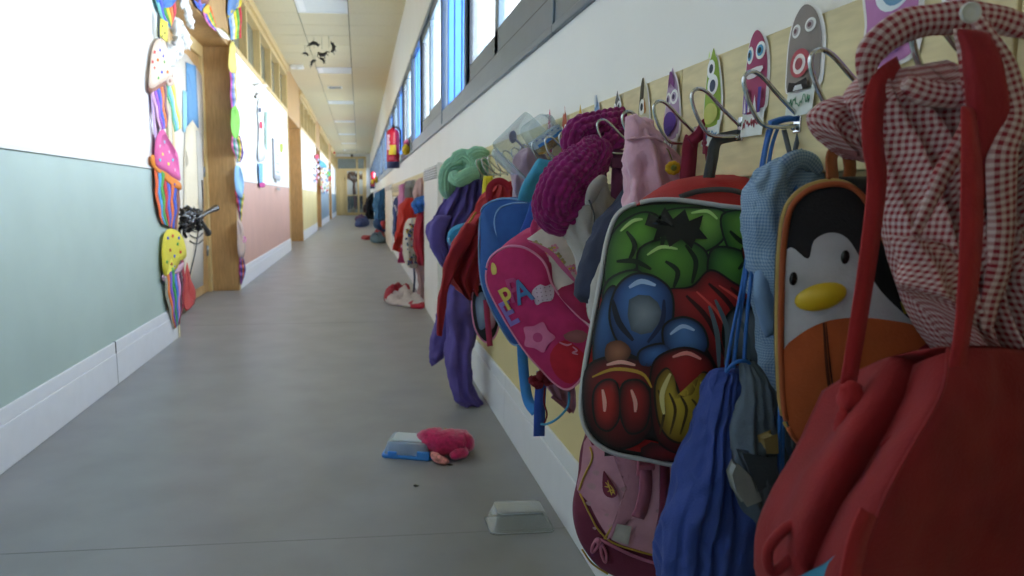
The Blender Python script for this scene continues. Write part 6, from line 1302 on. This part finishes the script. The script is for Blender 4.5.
# black paper spiders hanging from the ceiling
blk = mat('black_card', '1d1c1c', .6, var=0)
def crawler(x, y, s, a0, lb, Z):
    c = P(x, y, Z=Z); t = thing('hanging_spider', lb, 'paper spider', c, 'black paper spiders under the ceiling'); k = s * c.y / FPX
    g = G(); pts = [c + V(cos(a0 + q) * k, .0, sin(a0 + q) * k) for q in (0, .6, 1.2, 1.8, 2.4)]; g.tube(pts, lambda q: k * (.12 + .28 * sin(pi * q)), n=10, smooth=4); build('curled_body', g, blk, t)
    g = G()
    for q in (.2, .7, 1.3, 1.9, 2.3):
        p = c + V(cos(a0 + q) * k, 0, sin(a0 + q) * k); d = V(cos(a0 + q + .5), .2, sin(a0 + q + .5)); g.tube([p, p + d * k * .45, p + d * k * .6 + V(0, 0, -k * .3)], k * .09, n=5, smooth=3)
    build('legs', g, blk, t); build('thread', G().tube([c, V(c.x, c.y, CEIL)], .002, n=4, smooth=1), blk, t)
crawler(314, 48, 4.5, .3, 'curled black paper spider, upper left of the cluster under the ceiling', 2.98)
crawler(322, 50, 4.5, 3.6, 'curled black paper spider in the middle of the cluster, opening downward', 2.95)
crawler(329, 47.5, 4.5, -1.2, 'curled black paper spider, rightmost of the ceiling cluster', 2.98)
crawler(315, 64, 3.2, 1.2, 'small black paper spider lowest in the ceiling cluster, on the left', 2.97)
crawler(320.5, 62, 3.2, -.5, 'small black paper spider lowest in the ceiling cluster, on the right', 2.97)
crawler(305, 56, 2.6, .0, 'lone small black paper spider left of the ceiling cluster', 2.97)

# far door: tree painting and coats behind the glass
t = thing('tree_mural', 'large paper tree with brown branches on the end door glass', 'mural', V(-.3, Y1 + .12, 1.05))
g = G(); g.box((-.62, Y1 + .012, 1.06), (.17, Y1 + .02, 2.26), 'b4b4ac'); build('backing', g, PRINT, t, smooth=False)
g = G(); c = V(-.25, Y1 - .005, 1.06); bk = '4a3426'; g.tube([c, c + V(-.02, 0, .35), c + V(.0, 0, .6)], lambda q: .09 - .03 * q, n=8, col=bk); rnd = random.Random(4)
for k in range(12):
    a = -1.3 + 2.6 * k / 11; e = c + V(sin(a) * .42, 0, .75 + cos(a) * .32); g.tube([c + V(0, 0, .55), c + V(sin(a) * .2, 0, .75), e], lambda q: .03 - .018 * q, n=6, col=bk)
    for j in range(5): g.ball(e + V(rnd.uniform(-.1, .1), 0, rnd.uniform(-.12, .08)), (.05, .008, .045), 8, 5, col=rnd.choice(['5c4028', '6a4c30', '3a2a20']))
build('tree', g, PRINT, t)
for i, (x, c_, lb) in enumerate(((-.55, '2a2c34', 'black coat hanging behind the end door, leftmost'), (-.40, '2c4446', 'dark teal coat hanging behind the end door'), (-.25, '7a1f3c', 'dark red coat hanging behind the end door'), (-.12, '3a2c30', 'brown black coat behind the end door next to the red one'), (.08, '201c20', 'black coat behind the narrow right pane of the end door'))):
    t = thing('distant_coat', lb, 'coat', V(x, Y1 + .35, .25), 'coats seen through the end door'); m = mat('far_cloth_%d' % i, c_, .9, var=.2)
    g = G(); rows = []
    for q in range(9):
        z = 1.04 - q * .09; w_ = .05 + .03 * sin(pi * min(1, q / 4)) ; rows.append([V(x + cos(2 * pi * j / 20) * w_ * (1 + .15 * sin(5 * 2 * pi * j / 20)), Y1 + .35 + .05 * sin(2 * pi * j / 20), z) for j in range(20)])
    g.grid(rows); build('body', g, m, t); g = G(); g.tube([V(x + .05, Y1 + .3, .98), V(x + .07, Y1 + .28, .75), V(x + .06, Y1 + .28, .5)], .025); build('sleeve', g, m, t)
one('coat_rail', G().tube([(-1.5, Y1 + .35, 1.06), (.87, Y1 + .35, 1.06)], .015, smooth=1), STEEL, 'rail carrying the coats behind the end door', 'rail')
t = thing('basket_of_toys', 'small beige heap on the floor behind the end door glass', 'toys', V(-.35, Y1 + .3, 0)); build('heap', G().ball(V(-.35, Y1 + .3, .2), (.13, .08, .18), jit=.6, seed=3), mat('beige_plush', 'b8a07c', .9), t); build('lid', G().ball(V(-.30, Y1 + .28, .36), (.06, .05, .06), jit=.6), mat('beige_plush'), t)
t = thing('exit_fixture', 'small dark camera-like fixture above the end door', 'fixture', V(-.35, Y1 - .1, 3.0)); build('body', G().ball(V(-.35, Y1 - .12, 3.03), (.07, .07, .06)), blk, t); build('mount', G().box((-.38, Y1 - .14, 3.05), (-.32, Y1 - .0, 3.09)), blk, t, smooth=False)
one('red_lamp', G().ball(V(WL + .08, 32, 2.95), (.05, .05, .05)), mat('red_plastic', 'c02c28', .4), 'tiny red alarm sounder high at the end of the left wall', 'alarm')

# sub-parts hang under the part they belong to
for kid, host in (('brand_tag', 'pocket'), ('pocket_fold_shade', 'pocket'), ('beak', 'white_face'), ('eye', 'white_face'), ('buckle', 'webbing'), ('buckle', 'buckle_strap'), ('slider', 'shoulder_strap'), ('clip', 'rim'), ('lid_panel', 'frosted_lid'),
                  ('care_label', 'front_panel'), ('teardrop_badge', 'front_panel'), ('zip_pull', 'zip'), ('hood_seam', 'hood'), ('weld_tip', 'foot_plate'), ('cord_stopper', 'cord'), ('strap_knot', 'shoulder_strap'), ('crease', 'body'), ('hem', 'panel'), ('stripe', 'body'), ('flower_print', 'body'), ('label', 'cylinder')):
    for t in [q for q in bpy.data.objects if q.type == 'EMPTY']:
        ks = [q for q in t.children if q.name.split('.')[0] == kid]; hs = [q for q in t.children if q.name.split('.')[0] == host]
        if ks and hs:
            for q in ks: q.parent = hs[0]
